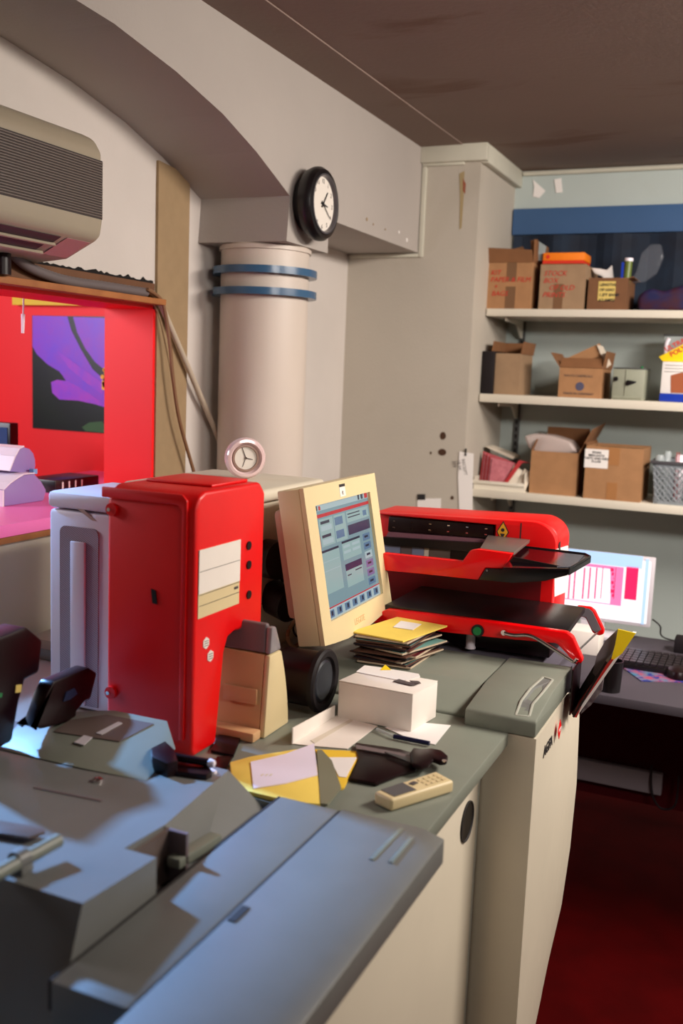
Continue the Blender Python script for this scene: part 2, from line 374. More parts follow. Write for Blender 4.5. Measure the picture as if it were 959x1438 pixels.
yb.box(pl.x, XI-.006, YR-.03, YR-.001, ph.z, pl.z+.06); tag(yb.build('yellow_board', 'yellow_paint'), 'yellow painted board along the top of the red wall behind the hatch', 'board')
# flower poster
def poly_at(pts, d): return [at(x, y, 'y', YR-d) for x, y in pts]
def cz(x, y, f=1/3.0, ox=0, oy=380): return (ox+x*f, oy+y*f)
x0 = at(45, 443, 'y', YR-.004); x1 = at(45, 601, 'y', YR-.004)
po = thing('flower_poster', 'square poster of a purple cosmos flower on the red wall', 'poster', (x0.x+.2, YR-.004, x1.z))
po_b = MB().box(x0.x, x0.x+.43, YR-.004, YR-.0005, x1.z, x0.z).build('poster_sheet', mat('poster_dark_green', (10, 10, 18), .35, rgb2=(16, 26, 12), nscale=6), po)
pet = mat('poster_violet', (128, 66, 226), .4, rgb2=(150, 60, 214), nscale=14)
pet2 = mat('poster_magenta', (176, 60, 214), .4, rgb2=(146, 62, 224), nscale=20)
petals = [(pet, [(137, 190), (284, 193), (300, 250), (340, 330), (390, 415), (450, 470), (450, 578), (415, 568), (360, 545), (300, 500), (265, 445), (250, 425), (200, 395), (155, 352), (137, 320)], .0046),
          (pet, [(308, 195), (457, 200), (455, 405), (430, 410), (400, 385), (360, 330), (325, 260)], .0050),
          (pet2, [(215, 470), (240, 460), (280, 465), (330, 490), (380, 520), (450, 575), (410, 565), (330, 548), (250, 543), (220, 515)], .0052),
          (pet2, [(240, 340), (275, 360), (330, 400), (400, 450), (440, 480), (430, 520), (360, 470), (290, 410)], .0054)]
for mm, p, d in petals: MB().slab(poly_at([cz(*q) for q in p], d), (0, .0003, 0)).build('petal_print', mm, po)
b = MB()
for i in range(16):
    x = 428+random.random()*26; y = 415+random.random()*80; q = at(*cz(x, y), 'y', YR-.006); b.cyl(q, q+Vector((0, .0005, 0)), .009, 8)
b.build('stamen_print', mat('poster_yellow', (246, 190, 20), .5), po)
MB().slab(poly_at([cz(*q) for q in ((345, 690-30), (375, 640), (430, 635), (447, 660), (447, 684), (360, 676))], .0046), (0, .0003, 0)).build('green_blur_print', mat('poster_green', (50, 96, 44), .5), po)
# string with a hanging clip
hc = thing('hanging_pull_chain', 'white pull chain hanging in front of the yellow board in the hatch', 'chain', at(33, 408, 'x', XI-.02))
b = MB(); q0 = at(33, 408, 'x', XI-.02); q1 = at(32, 468, 'x', XI-.02)
b.tube([q0+Vector((0, 0, .02)), q0.lerp(q1, .3)+Vector((0, .001, 0)), q0.lerp(q1, .6), q1], .0022, 6); b.build('chain', 'whitep', hc)
b = MB(); b.cyl(q0.lerp(q1, .55), q1, .0055, 8, .004); b.build('clip', 'whitep', hc)
b = MB(); b.box(q0.x-.006, q0.x+.006, q0.y-.012, q0.y+.012, q0.z-.018, q0.z+.02); b.build('bracket', 'steel', hc)
# label printer on the pink counter
def zc(x, y): return (x/9.59, 600+y/9.59)
xp = -1.91
pr = thing('counter_label_printer', 'lilac-grey and white desktop printer on the pink counter behind the hatch', 'printer', (xp-.1, 2.2, ZS))
side = [(60, 1125), (60, 850), (150, 760), (250, 690), (330, 645), (470, 630), (560, 730), (628, 850), (590, 1045)]
pp = [at(*zc(*q), 'x', xp) for q in side]
for i in (0, -1): pp[i].z = ZS
MB().slab(pp, (-.2, 0, 0)).build('body', 'purple', pr, .004)
top = [pp[1], pp[2], pp[3], pp[4], pp[5]]
b = MB()
for i in range(4):
    a, c = top[i], top[i+1]; n = Vector((0, -(c.z-a.z), (c.y-a.y))).normalized()*.003
    b.slab([a+n*.4, c+n*.4, c+n*1.4, a+n*1.4], (-.195, 0, 0))
a = top[0]; b.slab([a+Vector((0, -.001, 0)), a+Vector((0, -.006, 0)), pp[0]+Vector((0, -.006, 0)), pp[0]+Vector((0, -.001, 0))], (-.195, 0, 0))
b.build('white_cover', 'whitep', pr)
dome = [(140, 595), (215, 400), (270, 300), (330, 270), (400, 290), (450, 350), (475, 440), (478, 520), (455, 620), (300, 612)]
dp = [at(*zc(*q), 'x', xp-.03) for q in dome]
MB().slab(dp, (-.09, 0, 0)).build('roll_housing', 'purple', pr, .002)
b = MB()
for i in range(3):
    a, c = dp[i], dp[i+1]; n = Vector((0, -(c.z-a.z), (c.y-a.y))).normalized()*.003
    b.slab([a+n*.4, c+n*.4, c+n*1.5, a+n*1.5], (-.09, 0, 0))
b.build('roll_cover', 'whitep', pr)
q = at(*zc(455, 600), 'x', xp-.01); BX('latch', mat('pale_blue_plastic', (120, 170, 220), .4), pr, q.x-.01, q.x+.005, q.y-.007, q.y+.009, q.z-.006, q.z+.008)
bk = thing('dark_monitor', 'dark screen standing behind the label printer in the hatch', 'screen', (-2.45, 2.45, ZS))
BX('housing', 'black', bk, -2.55, -2.32, 2.5, 2.54, ZS+.03, ZS+.19, .004); BX('glass', mat('dark_blue_glass', (60, 80, 120), .1), bk, -2.54, -2.33, 2.497, 2.4995, ZS+.045, ZS+.175); BX('stand', 'black', bk, -2.47, -2.40, 2.5, 2.56, ZS, ZS+.03)
kp = at(80, 692, 'z', ZS); kx, ky = kp.x-.05, kp.y
bk = thing('barcode_keypad', 'black slotted device at the end of the pink counter behind the grey case', 'device', (kx, ky, ZS))
BX('body', 'black', bk, kx-.06, kx+.06, ky-.02, ky+.19, ZS, ZS+.04, .004)
for i in range(4): BX('white_mark', 'white', bk, kx+.0605, kx+.062, ky+.01+.03*i, ky+.016+.03*i, ZS+.012, ZS+.033)

# wall strip and hoses
tag(MB().slab([(XW+.0005, YJ, 1.0), (XW+.0005, 2.60, 1.0), (XW+.0005, 2.60, 2.165), (XW+.0005, 2.575, 2.175), (XW+.0005, YJ, 2.185)], (.009, 0, 0)).build('hardboard_strip', 'tan_strip'), 'tall tan hardboard strip fixed to the left wall beside the hatch', 'board')
b = MB(); hp = [at(25, 368, 'x', XW+.05), at(45, 388, 'x', XW+.035), at(90, 399, 'x', XW+.026), at(150, 404, 'x', XW+.026), at(205, 409, 'x', XW+.027)]
for p in hp: p.x = XW+.026; p.z = ZH+.0405
hp[1].z += .018; hp[0] = Vector((-1.67, 1.80, ZH+.09))
tag(b.tube(hp, .0125, 12, smooth=22, rib=.07).build('drain_hose', 'cableg', smooth=True), 'thick ribbed grey hose lying on the ledge under the air conditioner', 'hose')
b = MB(); b.tube([at(206, 408, 'x', XW+.025), at(222, 420, 'x', XW+.026), at(240, 460, 'x', XW+.026), at(268, 525, 'x', XW+.028), at(296, 590, 'x', XW+.03), at(312, 628, 'x', XW+.035)], .0085, 10, smooth=26, rib=.06)
tag(b.build('corrugated_conduit', 'cable', smooth=True), 'light corrugated conduit running diagonally down the wall to the column', 'conduit')
for k, (pts, r, lb, mt) in enumerate([([(207, 406), (228, 425), (238, 480), (243, 530), (252, 590), (272, 662)], .0055, 'brown cable hanging down the tan hardboard strip', 'cableb'), ([(207, 412), (222, 440), (236, 500), (246, 560), (256, 610)], .004, 'thinner grey-brown cable hanging just left of the brown cable', 'tan_strip'), ([(256, 495), (270, 530), (286, 570), (301, 605)], .0035, 'thin pale cable under the corrugated conduit on the white wall', 'cable')]):
    b = MB(); b.tube([at(x, y, 'x', XW+(.042, .010, .008)[k]) for x, y in pts], r, 8); tag(b.build('hanging_cable', mt, smooth=True), lb, 'cable')

# ------------------------------------------------------------ air conditioner
ac = thing('air_conditioner', 'cream wall-mounted air conditioner above the hatch on the left wall', 'air conditioner', (-1.6, 1.4, 1.85))
YE = 1.925; X2 = -1.50
prof = [(XW+.001, 2.135), (X2-.05, 2.128), (X2-.02, 2.115), (X2, 2.085), (X2, 2.060), (X2+.004, 1.93), (X2-.002, 1.895), (X2-.015, 1.885), (X2-.10, 1.845), (XW+.001, 1.835)]
b = MB(); b.prism(prof, 'y', .9, YE); b.build('case', 'ac', ac, .012, seg=4)
b = MB()
for i in range(22):
    z = 1.937+i*.0058
    b.prism([(X2+.003, z), (X2+.0062, z+.0012), (X2+.0062, z+.0034), (X2+.003, z+.0042)], 'y', .92, YE-.008)
BX('grille_backing', 'ac_gap', ac, X2-.004, X2+.0042, .915, YE-.006, 1.934, 2.066)
b.build('grille_slat', 'ac_slat', ac, kind='stuff')
def acb(x, y, d=0):     # point on the sloping underside
    return at(x, y, 'x', X2-.03+d)
b = MB(); under = lambda t, y: (X2-.017-(.083)*t, y, 1.884-.040*t-.0008)
def ustrip(t0, t1, y0, y1, h, name, m):
    a = Vector(under(t0, y0)); c = Vector(under(t1, y0)); nrm = Vector((.042, 0, -.09)).normalized()*h
    q = MB().slab([a, c, Vector(under(t1, y1)), Vector(under(t0, y1))], nrm); q.build(name, m, ac)
ustrip(.06, .34, .95, YE-.12, .0015, 'air_outlet', 'ac_dark'); ustrip(.42, .78, .95, YE-.135, .0015, 'air_outlet', 'ac_dark')
ustrip(.36, .41, .95, YE-.11, .007, 'louvre', 'ac'); ustrip(.80, .85, .95, YE-.11, .007, 'louvre', 'ac')
ustrip(.05, .9, YE-.10, YE-.02, .001, 'display_panel', mat('dusty_pink_plastic', (170, 130, 128), .4))
pb = thing('pipe_bundle', 'dark wrapped pipes coming out below the air conditioner', 'pipes', (-1.66, 1.79, 1.81))
b = MB(); b.cyl((-1.66, 1.765, ZH+.028), (-1.66, 1.765, 1.845), .022, 14); b.build('wrapping', 'blackred', pb, smooth=True)
BX('foil_tape', 'fan', pb, -1.69, -1.64, 1.68, 1.735, ZH+.028, 1.84, .003)

# ------------------------------------------------------------ wall clock
ck = thing('wall_clock', 'round wall clock with a deep black rim on the side of the arch beam', 'clock', (XB+.03, 2.79, 2.0))
cc = Vector((XB, 2.775, 2.108)); R = .109
b = MB(); b.lathe([(R-.03, 0.001), (R-.02, .02), (R-.006, .028), (R, .045), (R, .058), (R-.008, .07), (R-.018, .072), (R-.022, .064), (R-.022, .060)], cc, (1, 0, 0), 56); b.build('rim', 'black', ck, smooth=True)
b = MB(); b.lathe([(R-.021, .060), (R-.0205, .0735), (R-.026, .0738), (R-.030, .0615)], cc, (1, 0, 0), 56); b.build('inner_ring', 'clock_gold', ck, smooth=True)
b = MB(); b.lathe([(R-.028, .0606), (R-.028, .0622)], cc, (1, 0, 0), 48); dl = b.build('dial', 'dial', ck)
for h in range(12):
    t = h*PI/6; y = cc.y+math.sin(t)*(R-.042); z = cc.z+math.cos(t)*(R-.042)
    text_mesh('numeral', str(h or 12), .019, (cc.x+.0626, y, z-.006), (0, 1, 0), (0, 0, 1), 'greyink', dl, align='CENTER')
def hand(ang, ln, wd):
    t = math.radians(ang); d = Vector((0, math.sin(t), math.cos(t))); s = Vector((0, math.cos(t), -math.sin(t)))*wd; o = cc+Vector((.0645, 0, 0))
    MB().slab([o-d*.012-s, o-d*.012+s, o+d*ln+s*.5, o+d*ln-s*.5], (.001, 0, 0)).build('hand', 'ink', ck)
hand(38, .048, .003); hand(98, .032, .003); hand(125, .062, .0018)
MB().cyl(cc+Vector((.064, 0, 0)), cc+Vector((.067, 0, 0)), .005, 12).build('hub', 'ink', ck)

# ------------------------------------------------------------ back wall shelving
tag(BX('blue_board', 'blue_board', None, -1.155, 1.2, YB-.03, YB-.001, 2.228, 2.338, .002), 'long blue board fixed to the back wall above the top shelf', 'board')
nb = MB(); n = 60; pts = []
for i in range(n+1):
    x = -1.15+i*.036; pts.append((x, YB-.022+.012*math.sin(i*.9)+.006*random.random()))
for i in range(n):
    (xa, ya), (xb, ybb) = pts[i], pts[i+1]
    nb.add([(xa, ya, 1.905), (xb, ybb, 1.905), (xb, ybb, 2.226), (xa, ya, 2.226), (xa, YB-.001, 1.905), (xb, YB-.001, 1.905), (xb, YB-.001, 2.226), (xa, YB-.001, 2.226)], [(0, 1, 2, 3), (4, 7, 6, 5), (3, 2, 6, 7), (0, 4, 5, 1)])
tag(nb.build('navy_cloth', 'navy', smooth=True), 'dark navy cloth hanging behind the cartons on the top shelf', 'cloth')
SH = [('top', 3.985, 1.888, .030), ('middle', 3.955, 1.540, .034), ('lower', 3.935, 1.145, .033)]
lab = {'top': 'topmost white wall shelf carrying the row of brown cartons', 'middle': 'middle white wall shelf carrying the grey instrument case', 'lower': 'lowest white wall shelf carrying the envelope tray and grey basket'}
ztop = {}
for nme, yf, zt, th in SH:
    ztop[nme] = zt
    t = thing('wall_shelf', lab[nme], 'shelf', (0, YB, zt-th), 'white wall shelves')
    BX('board', 'shelf', t, -1.155, 1.2, yf, YB-.012, zt-th, zt, .002)
    for k, bx in enumerate((-1.085, -.1, .75)):
        q = MB(); q.prism([(YB-.013, zt-th-.001), (yf+.05, zt-th-.001), (yf+.05, zt-th-.016), (YB-.12, zt-th-.022), (YB-.04, zt-th-.075), (YB-.013, zt-th-.075)], 'x', bx-.003, bx+.003)
        q.build('bracket', 'shelf', t)
for bx in (-1.085, -.1, .75):
    u = thing('shelf_upright', {-1.085: 'slotted grey steel shelf upright next to the chimney breast', -.1: 'second slotted steel shelf upright on the back wall', .75: 'third slotted steel shelf upright on the back wall'}[bx], 'shelf upright', (bx, YB, 1.0), 'steel shelf uprights')
    BX('channel', 'steel', u, bx-.012, bx+.012, YB-.012, YB-.0005, .98, 1.90)
    q = MB()
    for i in range(28): q.box(bx-.004, bx+.004, YB-.0135, YB-.0118, .99+i*.032, 1.008+i*.032)
    q.build('slot', 'void', u, kind='stuff')

def carton(label, x0, x1, y0, y1, z0, z1, m='card', flaps=(), name='cardboard_box', group=None, rot=0):
    t = thing(name, label, 'box', ((x0+x1)/2, (y0+y1)/2, z0), group); w = .004
    R = rotz(rot, ((x0+x1)/2, (y0+y1)/2, 0)) if rot else Matrix.Identity(4)
    b = MB(); b.box(x0, x1, y0, y1, z0, z0+w); b.box(x0, x1, y0, y0+w, z0+w, z1); b.box(x0, x1, y1-w, y1, z0+w, z1); b.box(x0, x0+w, y0+w, y1-w, z0+w, z1); b.box(x1-w, x1, y0+w, y1-w, z0+w, z1)
    b.xf(R).build('body', m, t)
    for side, ang, ln, *tw in flaps:
        tw = tw[0] if tw else 0; a = math.radians(ang)
        H = {'front': ((x0, y0, z1), (x1, y0, z1), (0, -1, 0)), 'back': ((x0, y1, z1), (x1, y1, z1), (0, 1, 0)), 'left': ((x0, y0, z1), (x0, y1, z1), (-1, 0, 0)), 'right': ((x1, y0, z1), (x1, y1, z1), (1, 0, 0))}[side]
        A, B, o = Vector(H[0]), Vector(H[1]), Vector(H[2]); d = o*math.sin(a)+Vector((0, 0, 1))*math.cos(a)
        n = (B-A).cross(d).normalized()*.0035; e = (B-A).normalized()*ln*.06
        MB().slab([A, B, B+d*ln*(1+tw)-e, A+d*ln*(1-tw)+e], n).xf(R).build('flap', 'cardin' if m != 'card3' else 'card3', t)
    return t
def pxr(l, tp, r, bt, y):
    a = at(l, bt, 'y', y); c = at(r, tp, 'y', y); return a.x, c.x, a.z, c.z

zt = ztop['top']; yf = 4.0
# box 1
x0, x1, _, z1 = pxr(680, 368, 750, 430, yf); x0 += 0.002
c1 = carton('brown open carton with red handwriting, leftmost on the top shelf', x0, x1-.004, yf, 4.26, zt, z1, 'card', [('front', 20, .055, -.1), ('left', 50, .03), ('back', -12, .07), ('right', -2, .09)])
BX('packing_tape', 'tape', c1, x0+.085, x0+.125, yf-.0012, yf-.0002, z1-.075, z1); BX('packing_tape', 'tape', c1, x0+.085, x0+.125, yf-.0012, yf-.0002, zt+.002, zt+.09)
text_mesh('red_handwriting', 'KIT\nPAPER & FILM\n  +\n BAGS', .028, (x0+.018, yf-.0015, z1-.05), (1, 0, 0), (0, 0, 1), 'redink', c1, 1.0, shear=.2)
b = MB(); b.slab([at(x, y, 'y', 4.09) for x, y in ((712, 352), (734, 346), (744, 366), (715, 366))], (0, .003, 0)); b.build('inner_flap', 'card', c1)
# box 2
x0, x1, _, z1 = pxr(753, 367, 824, 430, yf)
c2 = carton('greyer brown closed carton with faint red scrawl, second on the top shelf', x0+.008, x1, yf, 4.26, zt, z1-.012, 'card2', [('front', -90, .12), ('back', -90, .12)])
BX('packing_tape', 'tape', c2, x0+.068, x0+.104, yf-.0012, yf-.0002, zt+.002, zt+.10)
text_mesh('red_handwriting', 'STOCK\nBOX\n   OF OLD\nPRINTS', .028, (x0+.022, yf-.0015, z1-.055), (1, .0, 0.0), (0, 0, 1), 'redink', c2, 1.0, shear=.3)
p = at(754, 365, 'y', 4.02); q = at(763, 338, 'y', 4.02)
MB().slab([at(x, y, 'y', 4.03) for x, y in ((747, 366), (756, 366), (755, 336), (745, 338))], (0, .003, 0)).build('standing_flap', 'cardin', c2)
MB().slab([at(x, y, 'y', 4.05) for x, y in ((755, 366), (763, 366), (767, 346), (757, 339))], (0, .003, 0)).build('grey_sheet', mat('pale_grey_paper', (150, 160, 160), .7), c2)
x0, x1, z0, z1 = pxr(763, 352, 822, 365, 4.04)
ob = thing('orange_box', 'flat orange carton with a red lower edge lying on the second top-shelf carton', 'box', ((x0+x1)/2, 4.1, z1-.04))
zz = c2.location.z; tpz = at(753, 367, 'y', yf).z-.012+.006
BX('body', 'orange', ob, x0, x1, 4.03, 4.17, tpz+.012, tpz+.043, .002); BX('red_base', 'orange2', ob, x0, x1-.003, 4.029, 4.169, tpz, tpz+.0118)
MB().cyl((x0+.02, 4.0296, tpz+.027), (x0+.02, 4.0287, tpz+.027), .008, 12).build('round_mark', 'orange2', ob)
# box 3 and what it holds
x0, x1, _, z1 = pxr(824, 390, 882, 430, yf)
c3 = carton('small dark brown open carton with a yellowed handwritten label on the top shelf', x0, x1, yf, 4.2, zt, z1, 'card3', [('right', 75, .02)])
la = pxr(839, 395, 865, 422, yf)
BX('label', 'yel_label', c3, la[0], la[1], yf-.0012, yf-.0002, la[2], la[3])
text_mesh('label_lettering', 'LENGTHS\nOF LEAD\n1.2FT BAND\n(CLAMPS)', .0145, (la[0]+.004, yf-.0016, la[3]-.018), (1, 0, 0), (0, 0, 1), 'ink', c3, 1.35, bold=.0005, shear=.1)
b = MB(); pts = [(830, 376), (842, 377), (852, 379), (859, 372), (861, 390), (862, 398), (850, 398), (845, 388), (835, 384)]
tag(b.slab([at(x, y, 'y', 4.09) for x, y in pts], (0, .02, 0)).build('crumpled_paper', 'white', bevel=.004), 'crumpled white paper sticking out of the small dark carton', 'paper')
can = thing('spray_tube', 'white-capped tube with green and blue print standing in the small dark carton', 'tube', at(880, 392, 'y', 4.05))
a = at(878, 398, 'y', 4.06); c = at(883, 367, 'y', 4.06); a.z = zt+.01
MB().cyl(a, c, .015, 16).build('tube', 'greenlabel', can, smooth=True)
MB().cyl(c, c+(c-a).normalized()*.012, .0165, 16).build('cap', 'whitep', can, smooth=True)
BX('blue_print', 'bluep', can, a.x-.017, a.x-.008, 4.043, 4.046, a.z+.05, c.z-.005)
b = MB(); pg = [(884, 398), (893, 380), (900, 355), (913, 342), (928, 342), (932, 360), (922, 384), (905, 396)]
tag(b.slab([at(x, y, 'y', 4.12) for x, y in pg], (.0, .03, 0)).build('polythene_bag', 'poly', bevel=.008), 'clear crumpled polythene bag leaning behind the small dark carton', 'bag')
# dark bag
b = MB(); bp = [(896, 430), (894, 418), (903, 408), (915, 404), (932, 409), (948, 403), (965, 398), (990, 380), (1010, 395), (1015, 430)]
pp = [at(x, y, 'y', 4.03) for x, y in bp]; pp[0].z = pp[-1].z = zt
tag(b.slab(pp, (0, .2, 0)).build('cloth_bag', 'bluebag', bevel=.02, seg=3), 'limp dark blue and maroon cloth bag at the right of the top shelf', 'bag')

zt = ztop['middle']; yf = 3.985
tag(BX('black_folder', 'blackm', None, -1.157, -1.105, 3.97, 4.2, zt, zt+.175, .003), 'black folder standing at the far left of the middle shelf', 'folder')
x0, x1, _, z1 = pxr(688, 497, 732, 552, 4.0)
f = carton('narrow open carton without print, first on the middle shelf', x0-.002, x1, 3.99, 4.2, zt, z1, 'card2', [('left', -8, .05), ('right', 10, .05), ('back', -5, .05)])
x0, x1, _, z1 = pxr(783, 518, 846, 557, yf)
g = carton('open carton printed with a dark globe mark on the middle shelf', x0, x1, yf, 4.2, zt, z1, 'card', [('front', -40, .05), ('left', 35, .07), ('right', 8, .07)])
MB().slab([at(x, y, 'y', 4.06) for x, y in ((798, 502), (842, 482), (850, 514), (800, 516))], (0, .004, 0)).build('torn_flap', 'card', g)
MB().slab([at(x, y, 'y', 4.05) for x, y in ((838, 484), (846, 486), (858, 512), (851, 517))], (0, .012, 0)).build('pale_edge', 'cream_env', g)
text_mesh('printed_line', 'PHOTO CHEMICALS', .0125, (x0+.02, yf-.0012, z1-.035), (1, 0, 0), (0, 0, 1), 'greyink', g)
text_mesh('printed_line', 'MADE IN GERMANY', .0135, (x0+.022, yf-.0012, zt+.012), (1, 0, 0), (0, 0, 1), 'greyink', g)
q = at(814, 544, 'y', yf); MB().cyl(q+Vector((0, -.0012, .004)), q+Vector((0, -.0002, .004)), .017, 24).build('globe_print', mat('blue_grey_print', (76, 74, 98), .7), g)
x0, x1, _, z1 = pxr(858, 519, 906, 561, yf)
ins = thing('instrument_case', 'grey-green metal instrument case with black knobs on the middle shelf', 'instrument', ((x0+x1)/2, 4.05, zt))
BX('case', 'instr', ins, x0, x1, yf, 4.16, zt, z1, .003); BX('lid_rim', 'steel', ins, x0, x1, yf-.002, 4.16, z1+.0005, z1+.005, .001)
BX('front_rib', 'instr', ins, x0+.05, x0+.053, yf-.004, yf-.0003, zt+.01, z1-.005); BX('front_rib', 'instr', ins, x0+.004, x1-.004, yf-.005, yf-.0003, zt+.008, zt+.014)
q = at(865, 532, 'y', yf); MB().cyl(q, q+Vector((0, -.012, 0)), .009, 14).build('knob', 'black', ins)
q = at(885, 537, 'y', yf); MB().slab([q+Vector(v) for v in ((-.018, 0, -.008), (-.008, 0, -.013), (.022, 0, -.001), (.024, 0, .005), (-.012, 0, .009))], (0, -.01, 0)).build('lever', 'black', ins, .002)
MB().cyl(at(901, 519, 'y', 4.0), at(901, 519, 'y', 4.0)+Vector((0, 0, .012)), .005, 10).build('catch', 'green', ins)
# blue box, white picture box, yellow packet
x0, x1, _, z1 = pxr(925, 551, 1010, 563, yf)
bz = zt+.032
tag(BX('blue_case', 'bluep', None, x0, x1, yf, 4.2, zt, bz, .004), 'flat blue plastic case at the right end of the middle shelf in view', 'case')
x0, x1, _, z1 = pxr(927, 510, 1005, 550, yf+.01)
wb = thing('picture_box', 'white printed box with a brown picture lying on the blue case', 'box', ((x0+x1)/2, 4.1, bz))
BX('body', 'white', wb, x0, x1, yf+.008, 4.18, bz, z1, .002); q = [at(x, y, 'y', yf+.006) for x, y in ((942, 549), (942, 527), (957, 523), (985, 525), (985, 549))]
q[0].z = q[-1].z = bz+.004
MB().slab(q, (0, .0015, 0)).build('brown_picture', 'brownp', wb)
for i in range(3): BX('printed_line', 'greyink', wb, x0+.01, x1-.03, yf+.0065, yf+.0078, z1-.014-.012*i, z1-.0125-.012*i)
pk = thing('yellow_packet', 'yellow packet with red lettering tilted on the white picture box', 'packet', (x0+.08, 4.05, z1))
q = [at(x, y, 'y', 4.01) for x, y in ((925, 501), (930, 509), (1000, 509), (1000, 468), (962, 482))]
for v in q[1:3]: v.z = z1+.0015
MB().slab(q, (0, .025, 0)).build('body', 'yellow2', pk, .001)
d = (q[4]-q[0]).normalized(); text_mesh('red_lettering', 'ULTRA STRONG\n POLY BAGS', .026, q[0]+d*.03+Vector((0, -.001, .004)), d, (0, 0, 1), 'redink', pk, 1.0, bold=.0008)
jar = thing('clear_container', 'clear plastic container behind the yellow packet', 'container', at(945, 505, 'y', 4.16))
a = at(934, 472, 'y', 4.13); BX('body', 'clear', jar, a.x, a.x+.16, 4.10, 4.18, z1+.0005, a.z, .006); BX('rim', 'steel', jar, a.x-.003, a.x+.163, 4.097, 4.183, a.z+.0005, a.z+.006, .001)
MB().tube([(a.x+.01, 4.098, a.z-.075), (a.x+.012, 4.096, a.z-.03), (a.x+.02, 4.098, a.z-.01)], .007, 8).build('white_lining', 'whitep', jar)

zt = ztop['lower']; yf = 3.95
tr = thing('envelope_tray', 'open white card tray of envelopes at the left end of the lowest shelf', 'tray', (-1.05, 4.0, zt))
x0 = at(664, 676, 'y', yf).x+.004; x1 = at(736, 690, 'y', yf).x
b = MB(); b.box(x0, x1, yf, 4.2, zt, zt+.004); b.box(x0, x1, yf, yf+.005, zt+.004, zt+.033); b.box(x0, x0+.004, yf+.005, 4.2, zt+.004, zt+.05); b.box(x1-.004, x1, yf+.005, 4.2, zt+.004, zt+.08); b.box(x0+.004, x1-.004, 4.196, 4.2, zt+.004, zt+.05); b.build('tray', 'shelf', tr)
BX('front_lip', 'shelf', tr, x0-.003, x1+.001, yf-.006, yf-.0002, zt+.022, zt+.036, .001)
for i in range(7):
    d = i*.0085; yy = yf+.055-.006*i; xo = x0+.008+d
    q = MB().slab([(xo, yy, zt+.006), (xo+.075, yy, zt+.006), (xo+.112, yy+.035, zt+.115-.002*i), (xo+.108, yy+.035, zt+.122-.002*i), (xo+.003, yy+.02, zt+.152-.004*i)], (0, .003, 0)).build('pink_envelope', 'pinkenv' if i % 2 or i == 6 else 'redenv')
    tag(q, ('leftmost', 'second', 'third', 'fourth', 'fifth', 'sixth', 'nearest, fully visible')[i]+' pink-red envelope from the left, fanned in the white tray', 'envelope', 'pink envelopes in the white tray')
yy = yf+.012
tag(MB().slab([(x0+.108, yy, zt+.006), (x0+.125, yy, zt+.006), (x0+.19, yy+.03, zt+.118), (x0+.235, yy+.04, zt+.118), (x0+.175, yy+.03, zt+.128)], (0, .003, 0)).build('red_envelope', 'redenv'), 'slim deep red envelope leaning between pink and cream envelopes', 'envelope')
for k in range(2):
    xo = x0+.125+k*.045
    tag(MB().slab([(xo, yy-.004*k, zt+.006), (xo+.045, yy-.004*k, zt+.006), (xo+.068, yy+.03, zt+.085-.01*k), (xo+.03, yy+.03, zt+.105-.01*k)], (0, .006, 0)).build('cream_envelope', 'cream_env', bevel=.001), ('cream envelope right beside the red one in the tray', 'second cream envelope, at the right of the tray')[k], 'envelope')
tag(MB().slab([at(681, 627, 'y', 4.06), at(685, 627, 'y', 4.06), at(722, 641, 'y', 4.06), at(720, 645, 'y', 4.06)], (0, .1, 0)).build('wooden_lath', 'cream_env'), 'thin cream lath lying across the tops of the envelopes', 'lath')
# box k
x0, x1, _, z1 = pxr(742, 637, 812, 697, 3.965)
k_ = carton('open carton with bubble wrap spilling out, left of the labelled carton', x0, x1, 3.965, 4.22, zt, z1, 'card', [('back', 2, .09), ('right', 25, .12, .1), ('left', -20, .05)])
b = MB(); pg = [(735, 612), (750, 609), (775, 612), (800, 620), (812, 636), (790, 638), (755, 637), (742, 630)]
tag(b.slab([at(x, y, 'y', 3.985) for x, y in pg], (0, .12, 0)).build('bubble_wrap', 'bubble', bevel=.012, seg=3), 'sheet of bubble wrap bulging over the front of the open carton', 'bubble wrap')
x0, x1, _, z1 = pxr(818, 631, 904, 703, 3.94)
l_ = carton('brown open carton with a white printed label in its top left corner', x0, x1, 3.94, 4.18, zt, z1, 'card', [('left', 20, .012)])
BX('packing_tape', M['tan_tape'], l_, x0+.085, x0+.13, 3.9388, 3.9398, z1-.07, z1); BX('packing_tape', 'tan_tape', l_, x0+.09, x0+.13, 3.9388, 3.9398, zt+.005, zt+.07)
BX('flat_filling', mat('olive_card', (112, 98, 66), .8), l_, x0+.02, x1-.01, 3.95, 4.17, z1-.03, z1-.012)
la = pxr(820, 632, 855, 656, 3.939)
BX('label', 'white', l_, la[0], la[1], 3.9384, 3.9394, la[2], la[3])
text_mesh('label_lettering', 'SPARE\nMINI DATA\nPARTS AND INKS\nD-LAB', .0125, ((la[0]+la[1])/2, 3.9380, la[3]-.017), (1, 0, 0), (0, 0, 1), 'ink', l_, .95, align='CENTER', bold=.0003)
